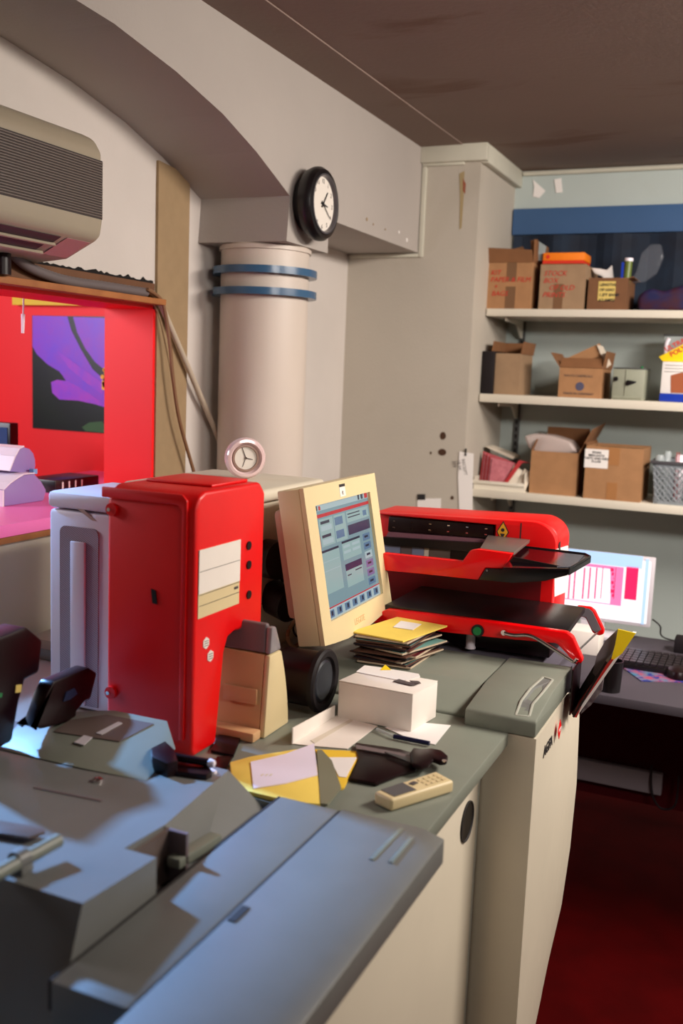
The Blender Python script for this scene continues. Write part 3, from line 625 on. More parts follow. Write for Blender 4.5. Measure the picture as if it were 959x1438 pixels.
# basket with lattice sides
x0, x1, _, z1 = pxr(912, 655, 1010, 706, 3.95)
bs = thing('plastic_basket', 'grey lattice plastic basket of clear odds and ends on the lowest shelf', 'basket', ((x0+x1)/2, 4.05, zt))
zb, zr = zt, z1; x1 = x0+.36
b = MB(); b.hexa([(x0+.02, 3.96, zb), (x1-.02, 3.96, zb), (x1-.02, 4.2, zb), (x0+.02, 4.2, zb)], [(x0+.02, 3.96, zb+.005), (x1-.02, 3.96, zb+.005), (x1-.02, 4.2, zb+.005), (x0+.02, 4.2, zb+.005)]); b.build('base', 'basket', bs)
b = MB(); b.box(x0-.008, x1+.008, 3.938, 3.948, zr-.006, zr+.006); b.box(x0-.008, x1+.008, 4.21, 4.22, zr-.006, zr+.006); b.box(x0-.008, x0+.002, 3.948, 4.21, zr-.006, zr+.006); b.box(x1-.002, x1+.008, 3.948, 4.21, zr-.006, zr+.006); b.build('rim', mat('dark_grey_rim', (76, 74, 78), .5), bs, .002)
b = MB(); H = zr-.006-zb
def wl(u, z): return Vector((x0+.018*(1-z/H)+u*(x1-x0-.036*(1-z/H)), 3.96-.014*z/H, zb+z))
n = 16
for i in range(-5, n+1):
    for s in (1, -1):
        for j in range(5):
            za, zb2 = .012+(H-.022)*j/5, .012+(H-.022)*(j+1)/5
            ua = (i+s*j)/n if s > 0 else (i+5-j)/n; ub = ua+s/n
            if min(ua, ub) < 0 or max(ua, ub) > 1: continue
            b.cyl(wl(ua, za), wl(ub, zb2), .0028, 5)
b.build('lattice', 'basket', bs, kind='stuff')
b = MB(); b.slab([wl(0, 0), wl(1, 0), wl(1, .013), wl(0, .013)], (0, .004, 0)); b.slab([wl(0, 0), wl(.03, 0), wl(.03, H), wl(0, H)], (0, .004, 0)); b.slab([wl(0, H-.014), wl(1, H-.014), wl(1, H), wl(0, H)], (0, .004, 0))
b.box(x0+.012, x0+.016, 3.96, 4.2, zb, zr); b.box(x1-.016, x1-.012, 3.96, 4.2, zb, zr); b.box(x0+.02, x1-.02, 4.2, 4.204, zb, zr); b.build('wall_frame', 'basket', bs)
for i, (px, r, h, mt, lb) in enumerate(((926, .017, .02, 'clear', 'squat clear pot at the left inside the grey basket'), (936, .014, .035, 'clear', 'tall clear pot inside the grey basket beside the squat one'), (953, .02, .022, 'whitep', 'white pot inside the grey basket at the picture edge'))):
    a = at(px, 652, 'y', 4.0); tag(MB().lathe([(r*.8, 0), (r, .05), (r, zr+h-zt-.01), (r*.7, zr+h-zt)], (a.x, 4.0+.02*i, zt+.006), (0, 0, 1), 16).build('plastic_pot', mt, smooth=True), lb, 'pot')
for i in range(2):
    a = at(949+4*i, 664, 'y', 3.985); c = at(951+3*i, 635, 'y', 3.985); a.z = zt+.02
    tag(MB().cyl(a, c, .0015, 6).build('thin_pink_stick', 'redink'), ('left of two thin red sticks standing in the grey basket', 'right of two thin red sticks standing in the grey basket')[i], 'stick')
# receipt roll hanging on the chimney breast, small sheet lower down
b = MB(); y = YP-.004; rp = [(645, 634), (665, 637), (664, 668), (663, 722), (645, 722), (643, 670)]
t = thing('hanging_receipt', 'long white receipt strip hanging on the chimney breast left of the shelf', 'paper', at(655, 722, 'y', y))
b.slab([at(u, v, 'y', y) for u, v in rp], (0, .001, 0)); b.build('strip', 'white', t); q = at(654, 636, 'y', y)
BX('clip', 'black', t, q.x-.003, q.x+.003, y-.003, y-.0002, q.z-.012, q.z+.018)
text_mesh('print', 'RECEIPT\n18 04\n350', .018, at(648, 645, 'y', y-.0004), (.25, 0, -1), (1, 0, .3), 'greyink', t)
b = MB(); b.slab([at(u, v, 'y', YP-.003) for u, v in ((586, 700), (619, 700), (619, 722), (586, 722))], (0, .0015, 0)); n_ = b.build('taped_note', 'white'); tag(n_, 'small white note with a black square stuck low on the chimney breast', 'paper')
b = MB(); b.slab([at(u, v, 'y', YP-.0045) for u, v in ((586, 694), (597, 694), (597, 702), (586, 702))], (0, .0012, 0)); b.build('black_square', 'ink', n_)

# ------------------------------------------------------------ desk behind the machine
ZD = .735
dk = thing('computer_desk', 'dark grey desk behind the minilab with a steel beam underneath', 'desk', (.2, 3.1, 0))
BX('desktop', 'grey_mat', dk, -1.05, .85, 2.73, 3.46, ZD-.028, ZD, .003)
BX('added_dark_panel', 'maroon', dk, -1.03, .83, 3.395, 3.41, .16, ZD-.029)  # added panel that keeps the gap between desktop and beam dark
q0, q1 = at(870, 1077, 'y', 3.36), at(928, 1118, 'y', 3.36); BX('steel_beam', 'greybar', dk, -1.0, q1.x, 3.36, 3.39, q1.z, q0.z, .004)
for lx in (-1.02, .79):
    for ly in (2.80, 3.42): BX('leg', 'blackm', dk, lx, lx+.035, ly-.02, ly+.015, 0, ZD-.029)
lcd = thing('lcd_monitor', 'lit monitor showing a pink and crimson chart on the desk at the back', 'monitor', (-.52, 3.40, ZD))
a = at(770, 779, 'y', 3.4); c = at(912, 882, 'y', 3.4); lx0, lx1 = -.715, c.x; lz0, lz1 = c.z, at(906, 783, 'y', 3.4).z
BX('housing', 'fan', lcd, lx0, lx1, 3.40, 3.43, lz0, lz1, .004)
scn = BX('screen', 'lcd_white', lcd, lx0+.012, lx1-.012, 3.3985, 3.3997, lz0+.012, lz1-.012)
def lq(l, t, r, bt, m, d=.0006):
    a = at(l, bt, 'y', 3.398); c = at(r, t, 'y', 3.398); BX('screen_image', m, scn, a.x, c.x, 3.3984-d, 3.3984, a.z, c.z)
lq(876, 797, 897, 841, 'lcd_red'); lq(792, 797, 876, 841, 'lcd_pink')
for x, w, mm in ((799, 1, 'lcd_pink2'), (806, 1, 'lcd_pink2'), (819, 1, 'lcd_pink2'), (836, 1.2, 'lcd_pink2'), (844, 2.2, 'lcd_red'), (862, 2.5, 'lcd_red'), (827, 1, 'lcd_pink2')): lq(x, 797, x+w, 841, mm, .0012)
for i in range(7): lq(857+(i*37 % 5), 798+6*i, 862, 802+6*i, 'lcd_red', .0012)
for i in range(14):
    lq(793, 799+3.1*i, 857, 799.5+3.1*i, 'lcd_white', .0009)
lq(780, 781.5, 903, 785.5, 'lcd_blue'); lq(904, 785, 907, 877, 'lcd_blue')
BX('stand', 'fan', lcd, -.58, -.50, 3.40, 3.43, ZD+.015, lz0-.001); BX('base', 'fan', lcd, -.62, -.46, 3.33, 3.44, ZD, ZD+.014, .003)
# keyboard
kb = thing('keyboard', 'black computer keyboard on the desk in front of the lit monitor', 'keyboard', (-.2, 3.1, ZD))
BX('base', 'black', kb, -.45, .02, 3.02, 3.20, ZD, ZD+.018, .004)
b = MB()
for r_ in range(6):
    for q_ in range(22):
        x = -.443+q_*.0207; y = 3.03+r_*.0275; b.box(x, x+.0175, y, y+.022, ZD+.0182, ZD+.026)
b.build('key', 'key', kb, kind='stuff')
tag(BX('white_carton', 'whitebox', None, -.60, -.47, 3.12, 3.22, ZD, ZD+.075, .002), 'small white carton on the desk left of the keyboard', 'box')
mp = thing('mouse_mat', 'colourful patterned mouse mat on the dark desk', 'mouse mat', (-.25, 2.9, ZD))
mm = mat('mouse_mat_print', (60, 120, 150), .6, rgb2=(170, 60, 90), nscale=26); stain(mm, (40, 50, 130), 40, .5, .6)
MB().slab([at(x, y, 'z', ZD+.0005) for x, y in ((874, 938), (900, 957), (965, 959), (965, 937))], (0, 0, .003)).build('mat', mm, mp)
ms = thing('computer_mouse', 'dark maroon computer mouse on the patterned mat', 'mouse', (-.2, 2.95, ZD+.004))
q = at(948, 946, 'z', ZD+.01); b = MB()
b.lathe([(.001, .03), (.015, .029), (.027, .022), (.031, .010), (.030, .0)], (0, 0, 0), (0, 0, 1), 20); b.v = [Vector((p.x*1.15+q.x+.01, p.y*1.6+q.y, p.z+ZD+.0042)) for p in b.v]
b.build('shell', 'blackred', ms, smooth=True)
b = MB(); q = at(856, 975, 'z', ZD); cup = b.lathe([(.028, 0), (.032, .09), (.029, .09), (.026, .005)], (q.x-.005, q.y+.035, ZD), (0, 0, 1), 20).build('pen_cup', 'black', smooth=True)
tag(cup, 'black cup at the left front edge of the dark desk', 'cup')
# loose cables under and on the desk
tag(MB().tube([at(x, y, 'y', 3.35) for x, y in ((915, 1075), (914, 1100), (918, 1122), (930, 1136), (948, 1130), (953, 1090))], .004, 6).build('desk_cable', 'blackm', smooth=True), 'black cable looping under the end of the desk beam', 'cable')
tag(MB().tube([(c.x+.002, 3.45, lz0+.02), (c.x+.03, 3.44, ZD+.05), (c.x+.05, 3.44, ZD+.01), (c.x+.2, 3.43, ZD+.006)], .003, 6).build('monitor_cable', 'blackm', smooth=True), 'thin cable leaving the lower right corner of the lit monitor', 'cable')
q = at(952, 893, 'y', 3.3); tag(MB().box(q.x-.01, q.x+.1, 3.3, 3.36, ZD, ZD+.05).build('small_dark_box', 'blackm', bevel=.004), 'small dark box on the desk at the right picture edge', 'box')

# ------------------------------------------------------------ the minilab machine
ZT = .95
ml = thing('photo_minilab', 'large grey-green photo minilab with cream side panels filling the foreground', 'machine', (-.8, 1.4, 0))
MB().prism([(-1.66, 1.0), (-.470, 1.0), (-.470, 2.05), (-1.66, 2.05)], 'z', 0, .922).build('base_body', 'panelg', ml)
MB().prism([(-1.05, 1.252), (-.412, 1.252), (-.412, 1.768), (-1.66, 1.768), (-1.66, 1.71), (-1.05, 1.71)], 'z', .923, ZT).build('worktop', 'minilab', ml, .003)
BX('side_panel', 'panel', ml, -.470, -.458, .35, 1.712, .03, .915, .002)
BX('front_body', 'panelg', ml, -.536, -.471, .35, .999, 0, .915)
a = at(655, 1128, 'x', -.458); c = at(655, 1178, 'x', -.458); q = (a+c)/2; rr = (a.z-c.z)/2
ph = MB().cyl((-.4585, q.y, q.z), (-.4565, q.y, q.z), rr, 32).build('port_hole', 'black', ml)
MB().lathe([(rr, 0), (rr, .002), (rr*.93, .002), (rr*.9, .0)], (-.4567, q.y, q.z), (1, 0, 0), 32).build('rim', 'seam', ph)
# corner cabinet with its ribbed bowed side
far = [at(x, y, 'y', 2.205) for x, y in ((813, 983), (815, 1005), (811, 1100), (802, 1190), (790, 1270), (768, 1360), (745, 1438))]
zl = [.948]+[p.z for p in far]; xl = [-.362]+[p.x for p in far]; zl += [.0]; xl += [xl[-1]-.004]
NY = 28; b = MB(); rows = []
for z, xf in zip(zl, xl):
    row = []
    for i in range(NY+1):
        t = i/NY; x = -.3585+(xf+.3585)*t**1.6; x -= .0022*abs(math.sin((t-.35)*PI*10)) if t > .36 else 0
        y = 1.727+(2.205-1.727)*t
        if z > .94 and t > .62: z_ = z-.055*((t-.62)/.38)**1.2
        else: z_ = z
        row.append((x, y, min(z_, z)))
    rows.append([(-.475, 1.775, z), (-.412, 1.729, z)]+row+[(-.60, 2.205, min(z, row[-1][2])), (-.60, 1.775, z)])
k = len(rows[0]); vs = [p for r_ in rows for p in r_]
fs = [(j*k+i, j*k+(i+1) % k, (j+1)*k+(i+1) % k, (j+1)*k+i) for j in range(len(rows)-1) for i in range(k)]+[tuple(range(k)), tuple(range((len(rows)-1)*k, len(rows)*k))[::-1]]
b.add(vs, fs); b.build('corner_cabinet', 'panel', ml, smooth=True)
# lids
pr_ = [(1.7275, .949), (1.7275, .979), (1.735, .983), (1.865, .999), (2.052, 1.0), (2.058, .996), (2.058, .949)]
lidR = MB().prism(pr_, 'x', -.497, -.3605).build('right_lid', 'minilab', ml, .004)
pl_ = [(1.772, .930), (1.772, .953), (1.78, .957), (1.862, .990), (1.875, .993), (2.056, .994), (2.056, .930)]
lidL = MB().prism(pl_, 'x', -.984, -.503).build('left_lid', 'minilab', ml, .003)
BX('lid_groove', 'seam', ml, -.5035, -.4965, 1.775, 2.05, .94, .958)
lb_ = MB().prism([(2.059, .93), (2.059, .985), (2.30, .985), (2.30, .93)], 'x', -.984, -.40).build('rear_ledge', mat('purple_grey_plastic', (104, 98, 110), .45), ml)
# grip on the right lid
b = MB(); g = [((763, 952), (776, 956)), ((745, 968), (762, 974)), ((732, 985), (748, 990)), ((724, 1006), (743, 1008))]
def lidz(y): return .9835+(y-1.735)/(1.865-1.735)*.0158 if y < 1.865 else .9995
L_, R_ = [], []
for a, c in g:
    for src, dst in ((a, L_), (c, R_)):
        p = at(src[0], src[1], 'z', .99); z = lidz(p.y); p = at(src[0], src[1], 'z', z); dst.append(p)
outl = L_+R_[::-1]
for i in range(len(outl)-0):
    A, B = outl[i], outl[(i+1) % len(outl)]
    d = (B-A); n = Vector((-d.y, d.x, 0)).normalized()*.0022
    b.slab([A-n, B-n, B+n, A+n], (0, 0, .0035))
b.build('grip_edge', mat('light_grip_edge', (176, 176, 164), .35), lidR, .0008)
b = MB(); b.slab([p+Vector((0, 0, .0004)) for p in outl], (0, 0, .0008)); b.build('grip_well', 'minilab2', lidR)
# maker's lettering on the bowed side
A = at(763, 1066, 'x', -.3575); B = at(779, 1040, 'x', -.3575); A.z += .002
tx = text_mesh('lettering', 'AGFA', .031, Vector((-.3579, A.y, A.z)), (0, 1, 0), (0, 0, 1), 'ink', ml, thick=.001, bold=.0005)
q = at(784, 1024, 'x', -.3565)
rb = MB().slab([q+Vector((.002, -.017, 0)), q+Vector((.002, 0, -.021)), q+Vector((.002, .017, 0)), q+Vector((.002, 0, .021))], (.001, 0, 0)).build('red_rhombus', 'red', ml)
rb2 = text_mesh('rhombus_lettering', 'AGFA', .010, q+Vector((.0036, -.0115, -.003)), (0, 1, 0), (0, 0, 1), 'white', rb, thick=.0004)
# foreground cover slabs
BX('middle_cover', 'minilab2', ml, -.638, -.541, .738, 1.250, .905, .9655, .004)
b = MB(); b.prism([(-.537, .925), (-.537, .966), (-.412, .966), (-.379, .957), (-.379, .921), (-.41, .916)], 'y', .42, 1.253)
b.build('right_cover', 'minilab2', ml, .0015)
b = MB(); b.box(-.5415, -.5375, .74, 1.25, .93, .9640); b.box(-.6415, -.6385, .74, 1.25, .93, .9640); b.build('cover_seam', 'seam', ml)
b = MB()
for P_, Q_ in (((560, 1163), (518, 1207)), ((574, 1176), (545, 1211))):
    A, B = at(*P_, 'z', .9663), at(*Q_, 'z', .9663); b.slab([A, B, B+Vector((.007, 0, 0)), A+Vector((.007, 0, 0))], (0, 0, .0014))
b.build('cover_rib', 'minilab', ml, .0006)
q = at(338, 1283, 'z', .966); BX('seam_latch', 'seam', ml, q.x-.006, q.x+.004, q.y-.02, q.y+.015, .962, .9675)
# film feeder block on the left
fb = thing('film_feeder', 'big light grey feeder block with a side slot in the lower left foreground', 'machine unit', (-.9, 1.0, .93))
def ztop_(y): return 1.021-(y-.795)*.075
Y0, Y1, Y2, Y3 = .742, .933, 1.02, 1.25
b = MB()
def seg(y0, y1, xr0, xr1, xb=-.645, front=False):
    yb0 = y0-.053 if front else y0
    return b.hexa([(-1.34, yb0, .924), (xb, yb0, .924), (xb, y1, .924), (-1.34, y1, .924)], [(-1.34, y0, ztop_(y0)), (xr0, y0, ztop_(y0)), (xr1, y1, ztop_(y1)), (-1.34, y1, ztop_(y1))])
b2 = MB()
vs = []
prof_y = [(.795, -.642, True), (Y1, -.642, False)]
b.hexa([(-1.34, .725, .85), (-.642, .735, .85), (-.642, Y1, .85), (-1.34, Y1, .85)], [(-1.34, .795, ztop_(.795)), (-.642, .795, ztop_(.795)), (-.642, Y1, ztop_(Y1)), (-1.34, Y1, ztop_(Y1))])
b.hexa([(-1.34, Y1, .924), (-.690, Y1, .924), (-.690, Y2, .924), (-1.34, Y2, .924)], [(-1.34, Y1, ztop_(Y1)), (-.690, Y1, ztop_(Y1)), (-.690, Y2, ztop_(Y2)), (-1.34, Y2, ztop_(Y2))])
b.hexa([(-1.34, Y2, .924), (-.646, Y2, .924), (-.646, Y3, .924), (-1.34, Y3, .924)], [(-1.34, Y2, ztop_(Y2)), (-.69, Y2, ztop_(Y2)), (-.73, Y3, ztop_(Y3)), (-1.34, Y3, ztop_(Y3))])
fe = b.build('block', 'minilab2', fb)
BX('slot_wall', 'tan_top', fb, -.6895, -.682, Y1+.002, Y2-.002, .926, 1.0)
BX('slot_floor', 'void', fb, -.681, -.646, Y1+.002, Y2-.002, .925, .93)
b = MB(); q = at(252, 1222, 'x', -.655); e = at(312, 1185, 'x', -.655); b.slab([q, e, e+Vector((0, 0, .014)), q+Vector((0, 0, .014))], (-.02, 0, 0)); b.build('guide_bar', 'minilab', fb, .002)
q = at(258, 1170, 'x', -.684); BX('slot_edge', 'greycap', fb, -.690, -.655, Y2-.0015, Y2+.004, .93, 1.0)
b = MB(); q = at(48, 1107, 'z', 1.003); e = at(143, 1128, 'z', 1.0); n = Vector((.0, .0022, 0)); b.slab([q-n, e-n, e+n, q+n], (0, 0, .001))
for i_, v in enumerate(b.v): v.z = ztop_(v.y)+.0004+(.0008 if i_ > 3 else 0)
b.build('cover_joint', 'greycap', fb)
q = at(137, 1096, 'z', 1.0); MB().lathe([(.008, 0), (.0075, .004), (.004, .0065), (.001, .007)], (q.x, q.y, ztop_(q.y)), (0, 0, 1), 20).build('chrome_screw', 'chrome', fb, smooth=True)
# lever rod and opening at the left edge
A = at(-20, 1236, 'z', 1.035); B = at(82, 1180, 'z', 1.035)
b = MB(); b.cyl(A, B, .0085, 14); b.build('rod', 'minilab', fb, smooth=True)
q = at(28, 1207, 'z', 1.035); MB().lathe([(.012, -.008), (.012, .008)], q, (B-A), 14).build('rod_collar', 'minilab2', fb, smooth=True)
b = MB(); b.box(q.x-.012, q.x+.012, q.y-.01, q.y+.01, ztop_(q.y), 1.03); b.build('rod_mount', 'minilab2', fb, .002)
q = MB().slab([at(x, y, 'z', ztop_(.93)+.001) for x, y in ((-40, 1178), (-10, 1172), (34, 1182), (0, 1208), (-40, 1235))], (0, 0, .001)).build('opening', 'void', fb)
q = MB().slab([at(x, y, 'z', ztop_(.95)+.0105) for x, y in ((-40, 1150), (60, 1165), (64, 1172), (40, 1180), (-40, 1168))], (0, 0, .004)).build('opening_rim', 'tan_top', fb, .001)
# reader unit behind it
zA = 1.030
ru = thing('film_reader_unit', 'low grey-green wedge-shaped box with a black tilted flap beside the red unit', 'machine unit', (-.95, 1.2, .99))
def surf(x, y):                     # point where a line of sight meets the sloping feeder top
    z = 1.0
    for _ in range(6): p = at(x, y, 'z', z); z = ztop_(p.y)+.0004
    return at(x, y, 'z', z)
T0, T1, F_, G_ = at(160, 997, 'z', zA), at(235, 1012, 'z', zA), surf(118, 1081), surf(-6, 1052)
H_ = at(40, 1001, 'z', zA-.012); B1, B2 = surf(247, 1052), surf(206, 1097)
B0, BH = Vector((T0.x, T0.y, ztop_(T0.y)+.0004)), Vector((H_.x, H_.y, ztop_(H_.y)+.0004))
F_ = F_+Vector((0, 0, .0012)); G_ = G_+Vector((0, 0, .0012))
MB().add([T0, T1, F_, G_, H_, B1, B2, B0, BH], [(0, 1, 2), (0, 2, 3), (0, 3, 4), (1, 5, 6, 2), (0, 7, 5, 1), (4, 8, 7, 0), (3, 8, 4), (7, 8, 3, 2, 6, 5)]).build('body', 'minilab', ru, .0015)
pn_ = (T1-T0).cross(F_-T0).normalized(); pn_ = pn_ if pn_.z > 0 else -pn_
def onp(x, y, h=0):
    d = at(x, y, 'z', 1.0)-CAM; o = T0+pn_*h; return CAM+d*((o-CAM).dot(pn_)/d.dot(pn_))
MB().slab([onp(x, y, .0004) for x, y in ((98, 1012), (150, 1004), (216, 1017), (168, 1042), (75, 1028))], pn_*.0012).build('recessed_plate', 'tan_top', ru)
for pts in (((135, 1030), (143, 1032), (172, 1016), (166, 1014)), ((104, 1043), (118, 1047), (130, 1036), (118, 1033))): MB().slab([onp(x, y, .002) for x, y in pts], pn_*.001).build('pale_strip', 'fan', ru)
# black tilted flap and black hand grip
b = MB()
fl = [(50, 1022), (58, 1000), (66, 975), (76, 957), (125, 937), (137, 945), (128, 982), (120, 985), (108, 1000), (108, 1012), (60, 1024), (40, 1020)]
xb_ = at(55, 1022, 'z', zA).x; b.slab([at(u, v, 'x', xb_) for u, v in fl], (-.028, 0, 0)); b.build('tilted_flap', 'blackred', ru, .004)
MB().slab([at(u, v, 'x', xb_+.0005) for u, v in ((88, 985), (92, 972), (104, 966), (108, 974), (98, 982))], (.0015, 0, 0)).build('oval_knob', mat('dark_blue_plastic', (20, 40, 72), .4), ru)
gr = thing('black_eyepiece', 'tall black angular eyepiece at the left edge beside the reader unit', 'viewer', at(10, 1045, 'z', .985))
ge = [(-60, 898), (0, 895), (38, 880), (61, 899), (56, 945), (36, 955), (28, 985), (18, 1042), (-10, 1056), (-60, 1060)]
xg = at(18, 1042, 'z', ztop_(.96)).x; gp = [at(u, v, 'x', xg) for u, v in ge]
MB().slab(gp, (-.05, 0, 0)).build('housing', 'blackred', gr, .006)
MB().slab([at(u, v, 'x', xg+.0008) for u, v in ((22, 962), (30, 961), (29, 972), (21, 973))], (.001, 0, 0)).build('white_mark', 'yel_label', gr)
MB().slab([at(u, v, 'x', xg+.0008) for u, v in ((-8, 974), (3, 973), (2, 979), (-8, 981))], (.001, 0, 0)).build('green_mark', 'green', gr)
# black clamp with pale tips
cl = thing('black_clamp_arm', 'black clamp arm with two white tips below the red unit', 'clamp', at(250, 1085, 'z', .96))
zc_ = .9935
MB().slab([at(x, y, 'z', 1.016) for x, y in ((212, 1050), (232, 1040), (245, 1052), (250, 1068), (235, 1072), (213, 1062))], (0, 0, -.032)).build('pivot_block', 'blackred', cl, .002)
A = at(240, 1062, 'z', 1.010); B = at(293, 1071, 'z', 1.006)
b = MB(); b.cyl(A, B, .0065, 10); b.build('upper_arm', 'blackred', cl, smooth=True)
A2 = at(235, 1078, 'z', .996); B2 = at(292, 1090, 'z', .984); b = MB(); b.slab([at(x, y, 'z', 1.0) for x, y in ((222, 1066), (292, 1074), (298, 1082), (290, 1088), (222, 1080))], (0, 0, -.014)); b.build('lower_arm', 'blackred', cl, .002)
for P_ in (B, B2+Vector((0, .005, .004))): MB().lathe([(.001, -.008), (.005, -.006), (.007, 0), (.005, .007), (.001, .009)], P_+Vector((.003, 0, 0)), (1, .1, 0), 12).build('white_tip', 'whitep', cl, smooth=True)
tag(MB().slab([at(x, y, 'z', ZT+.006) for x, y in ((307, 1031), (338, 1035), (328, 1060), (296, 1053))], (0, 0, -.0055)).build('black_tile', 'blackred', bevel=.001), 'flat black rectangular pad lying on the worktop beside the red unit', 'pad')
tag(MB().slab([at(x, y, 'z', ZT+.004) for x, y in ((304, 1062), (328, 1060), (318, 1078), (302, 1080))], (0, 0, -.0035)).build('black_strip', 'blackred', bevel=.001), 'small black strip on the worktop next to the clamp tips', 'strip')

# ------------------------------------------------------------ red upright unit
_q = at(269, 1066, 'z', .9505); rx1, ry0, rz0 = _q.x, _q.y, .9505; rx0 = at(150, 800, 'y', ry0).x; rz1 = 1.400; ry1 = at(371, 760, 'x', rx1).y; print('redunit', rx0, rx1, ry0, ry1)
rd = thing('red_film_unit', 'tall bright red film unit with a cream label and two hexagonal stickers', 'machine unit', ((rx0+rx1)/2, (ry0+ry1)/2, rz0))
zc1 = at(345, 880, 'x', rx1).z; yc1 = at(316, 900, 'x', rx1).y; yc0 = at(305, 1000, 'x', rx1).y
side = [(ry0+.006, rz0), (yc0-.004, rz0), (yc0, rz0+.006), (yc1, zc1-.03), (yc1+.012, zc1-.006), (yc1+.035, zc1), (ry1, zc1-.012), (ry1, rz1-.02), (ry1-.02, rz1), (ry0+.028, rz1), (ry0+.01, rz1-.008), (ry0, rz1-.028), (ry0, rz0+.012)]
MB().prism(side, 'x', rx0, rx1).build('shell', 'red', rd, .012, seg=4)
b = MB(); b.prism([(rx0-.008, rz1-.022), (rx0-.008, rz1-.004), (rx1-.024, rz1-.004), (rx1-.014, rz1-.014), (rx1-.014, rz0+.03), (rx1-.024, rz0+.03), (rx1-.024, rz1-.03), (rx1-.034, rz1-.022)], 'y', ry0-.0055, ry0-.0002)
b.build('front_rim', 'red', rd, .002)
BX('top_pad', 'red', rd, rx0+.02, rx1-.02, ry0+.08, ry1-.03, rz1+.0002, rz1+.005, .004)
for zz in (at(158, 715, 'y', ry0).z, at(158, 972, 'y', ry0).z):
    q = at(160, 715, 'y', ry0-.0); s_ = MB().cyl((rx0+.012, ry0-.0002, zz), (rx0+.012, ry0-.006, zz), .011, 20).build('screw_boss', 'red', rd, smooth=True)
    MB().cyl((rx0+.009, ry0-.0062, zz), (rx0+.009, ry0-.009, zz), .0035, 10).build('screw', 'chrome', s_)
q = at(217, 838, 'y', ry0-.0005); MB().slab([q+Vector(v) for v in ((-.006, 0, .013), (.003, 0, .011), (.006, 0, -.012), (-.003, 0, -.011))], (0, -.002, 0)).build('slot', 'void', rd)
XR = rx1+.0004
lp = [at(x, y, 'x', XR) for x, y in ((279, 773), (337, 760), (335, 849), (279, 869))]
ya, yb_ = lp[0].y, lp[1].y; zt_, zb_ = lp[0].z, lp[3].z
BX('label', 'ivory', rd, XR, XR+.001, ya, yb_, zb_, zt_); zm = zb_+(zt_-zb_)*.36
BX('label', 'whitebox', rd, XR+.0011, XR+.0018, ya, yb_, zm, zt_)
for t in (.18, .34, .68): BX('label_rule', 'greyink', rd, XR+.0019, XR+.0023, ya+.002, yb_-.002, zb_+(zt_-zb_)*t, zb_+(zt_-zb_)*t+.0008)
BX('label_mark', 'greyink', rd, XR+.0019, XR+.0023, yb_-.018, yb_-.006, zb_+(zt_-zb_)*.25, zb_+(zt_-zb_)*.29)
for y in (766, 793, 835):
    q = at(349, y, 'x', XR); MB().cyl(q, q+Vector((.002, 0, 0)), .0078, 20).build('button', 'black', rd)
for (x, y) in ((289, 903), (295, 921)):
    q = at(x, y, 'x', XR); h_ = [q+Vector((0, .0105*math.cos(PI/6+t*PI/3), .0105*math.sin(PI/6+t*PI/3))) for t in range(6)]
    hs = MB().slab(h_, (.001, 0, 0)).build('hexagon_sticker', 'whitebox', rd)
    for k_ in range(3): BX('sticker_print', 'greyink', hs, XR+.0012, XR+.0016, q.y-.006, q.y+.006, q.z-.005+k_*.004, q.z-.0038+k_*.004)
# grey perforated housing left of the red unit
fx0, fx1, fy, fz0, fz1 = -1.287, -1.06, 1.49, .925, 1.353
fc = thing('grey_fan_housing', 'pale grey upright housing with a perforated grille left of the red unit', 'machine unit', ((fx0+fx1)/2, fy+.1, fz0))
BX('body', 'fan', fc, fx0, fx1, fy, fy+.2, fz0, 1.318, .008); BX('cap', 'fan', fc, fx0-.002, fx1, fy-.003, fy+.2, 1.3205, fz1, .009)
a = at(85, 737, 'y', fy-.001); c = at(139, 741, 'y', fy-.001); r0 = .014
b = MB(); pts = [(a.x, fz0+.01), (c.x, fz0+.01)]
for t in range(7): pts.append((c.x-r0+r0*math.cos(t*PI/12), a.z-r0+r0*math.sin(t*PI/12)))
for t in range(7): pts.append((a.x+r0-r0*math.sin(t*PI/12), a.z-r0+r0*math.cos(t*PI/12)))
b.prism(pts, 'y', fy-.0035, fy-.0002); b.build('perforated_panel', 'perf', fc)
a = at(101, 759, 'y', fy-.004); c = at(121, 760, 'y', fy-.004); BX('centre_bar', 'fan', fc, a.x, c.x, fy-.010, fy-.0037, fz0+.012, a.z, .002)
MB().slab([at(x, y, 'y', fy-.0006) for x, y in ((104, 711), (111, 710), (136, 732), (129, 731))], (0, .0004, 0)).build('rubbed_mark', mat('brown_scuff', (160, 136, 120), .6), fc)
# tall cream cabinet at the back, standing clock on it
tc_ = thing('rear_cabinet', 'cream cabinet with a rounded top edge behind the red unit and monitor', 'cabinet', (-1.15, 1.9, ZT))
b = MB(); b.prism([(-1.30, ZT+.001), (-.99, ZT+.001), (-.99, 1.318), (-1.30, 1.318)], 'y', 1.74, 2.10); b.build('body', 'panel', tc_, .004)
BX('top_slab', 'panel', tc_, -1.30, -.982, 1.735, 2.108, 1.3205, 1.350, .012, seg=4)
BX('joint', 'seam', tc_, -.9897, -.9885, 1.742, 2.098, 1.10, 1.1012)
q = at(343, 672, 'z', 1.3505); dck = thing('desk_clock', 'small round clock in a pearly clear rim standing on the rear cabinet', 'clock', (q.x, q.y, 1.3505))
d_ = (Vector((0, 0, 1.5))-Vector((q.x, q.y, 1.4))); d_.z = .05; d_.normalize(); ang = math.radians(14); d_ = Matrix.Rotation(ang, 3, 'Z') @ d_
rc = .0475; o_ = Vector((q.x, q.y, 1.3508+rc))
MB().lathe([(rc*.55, -.016), (rc*.9, -.012), (rc, -.002), (rc, .008), (rc*.9, .015), (rc*.78, .016), (rc*.70, .010), (rc*.6, .006)], o_, d_, 40).build('rim', 'pinkplastic', dck, smooth=True)
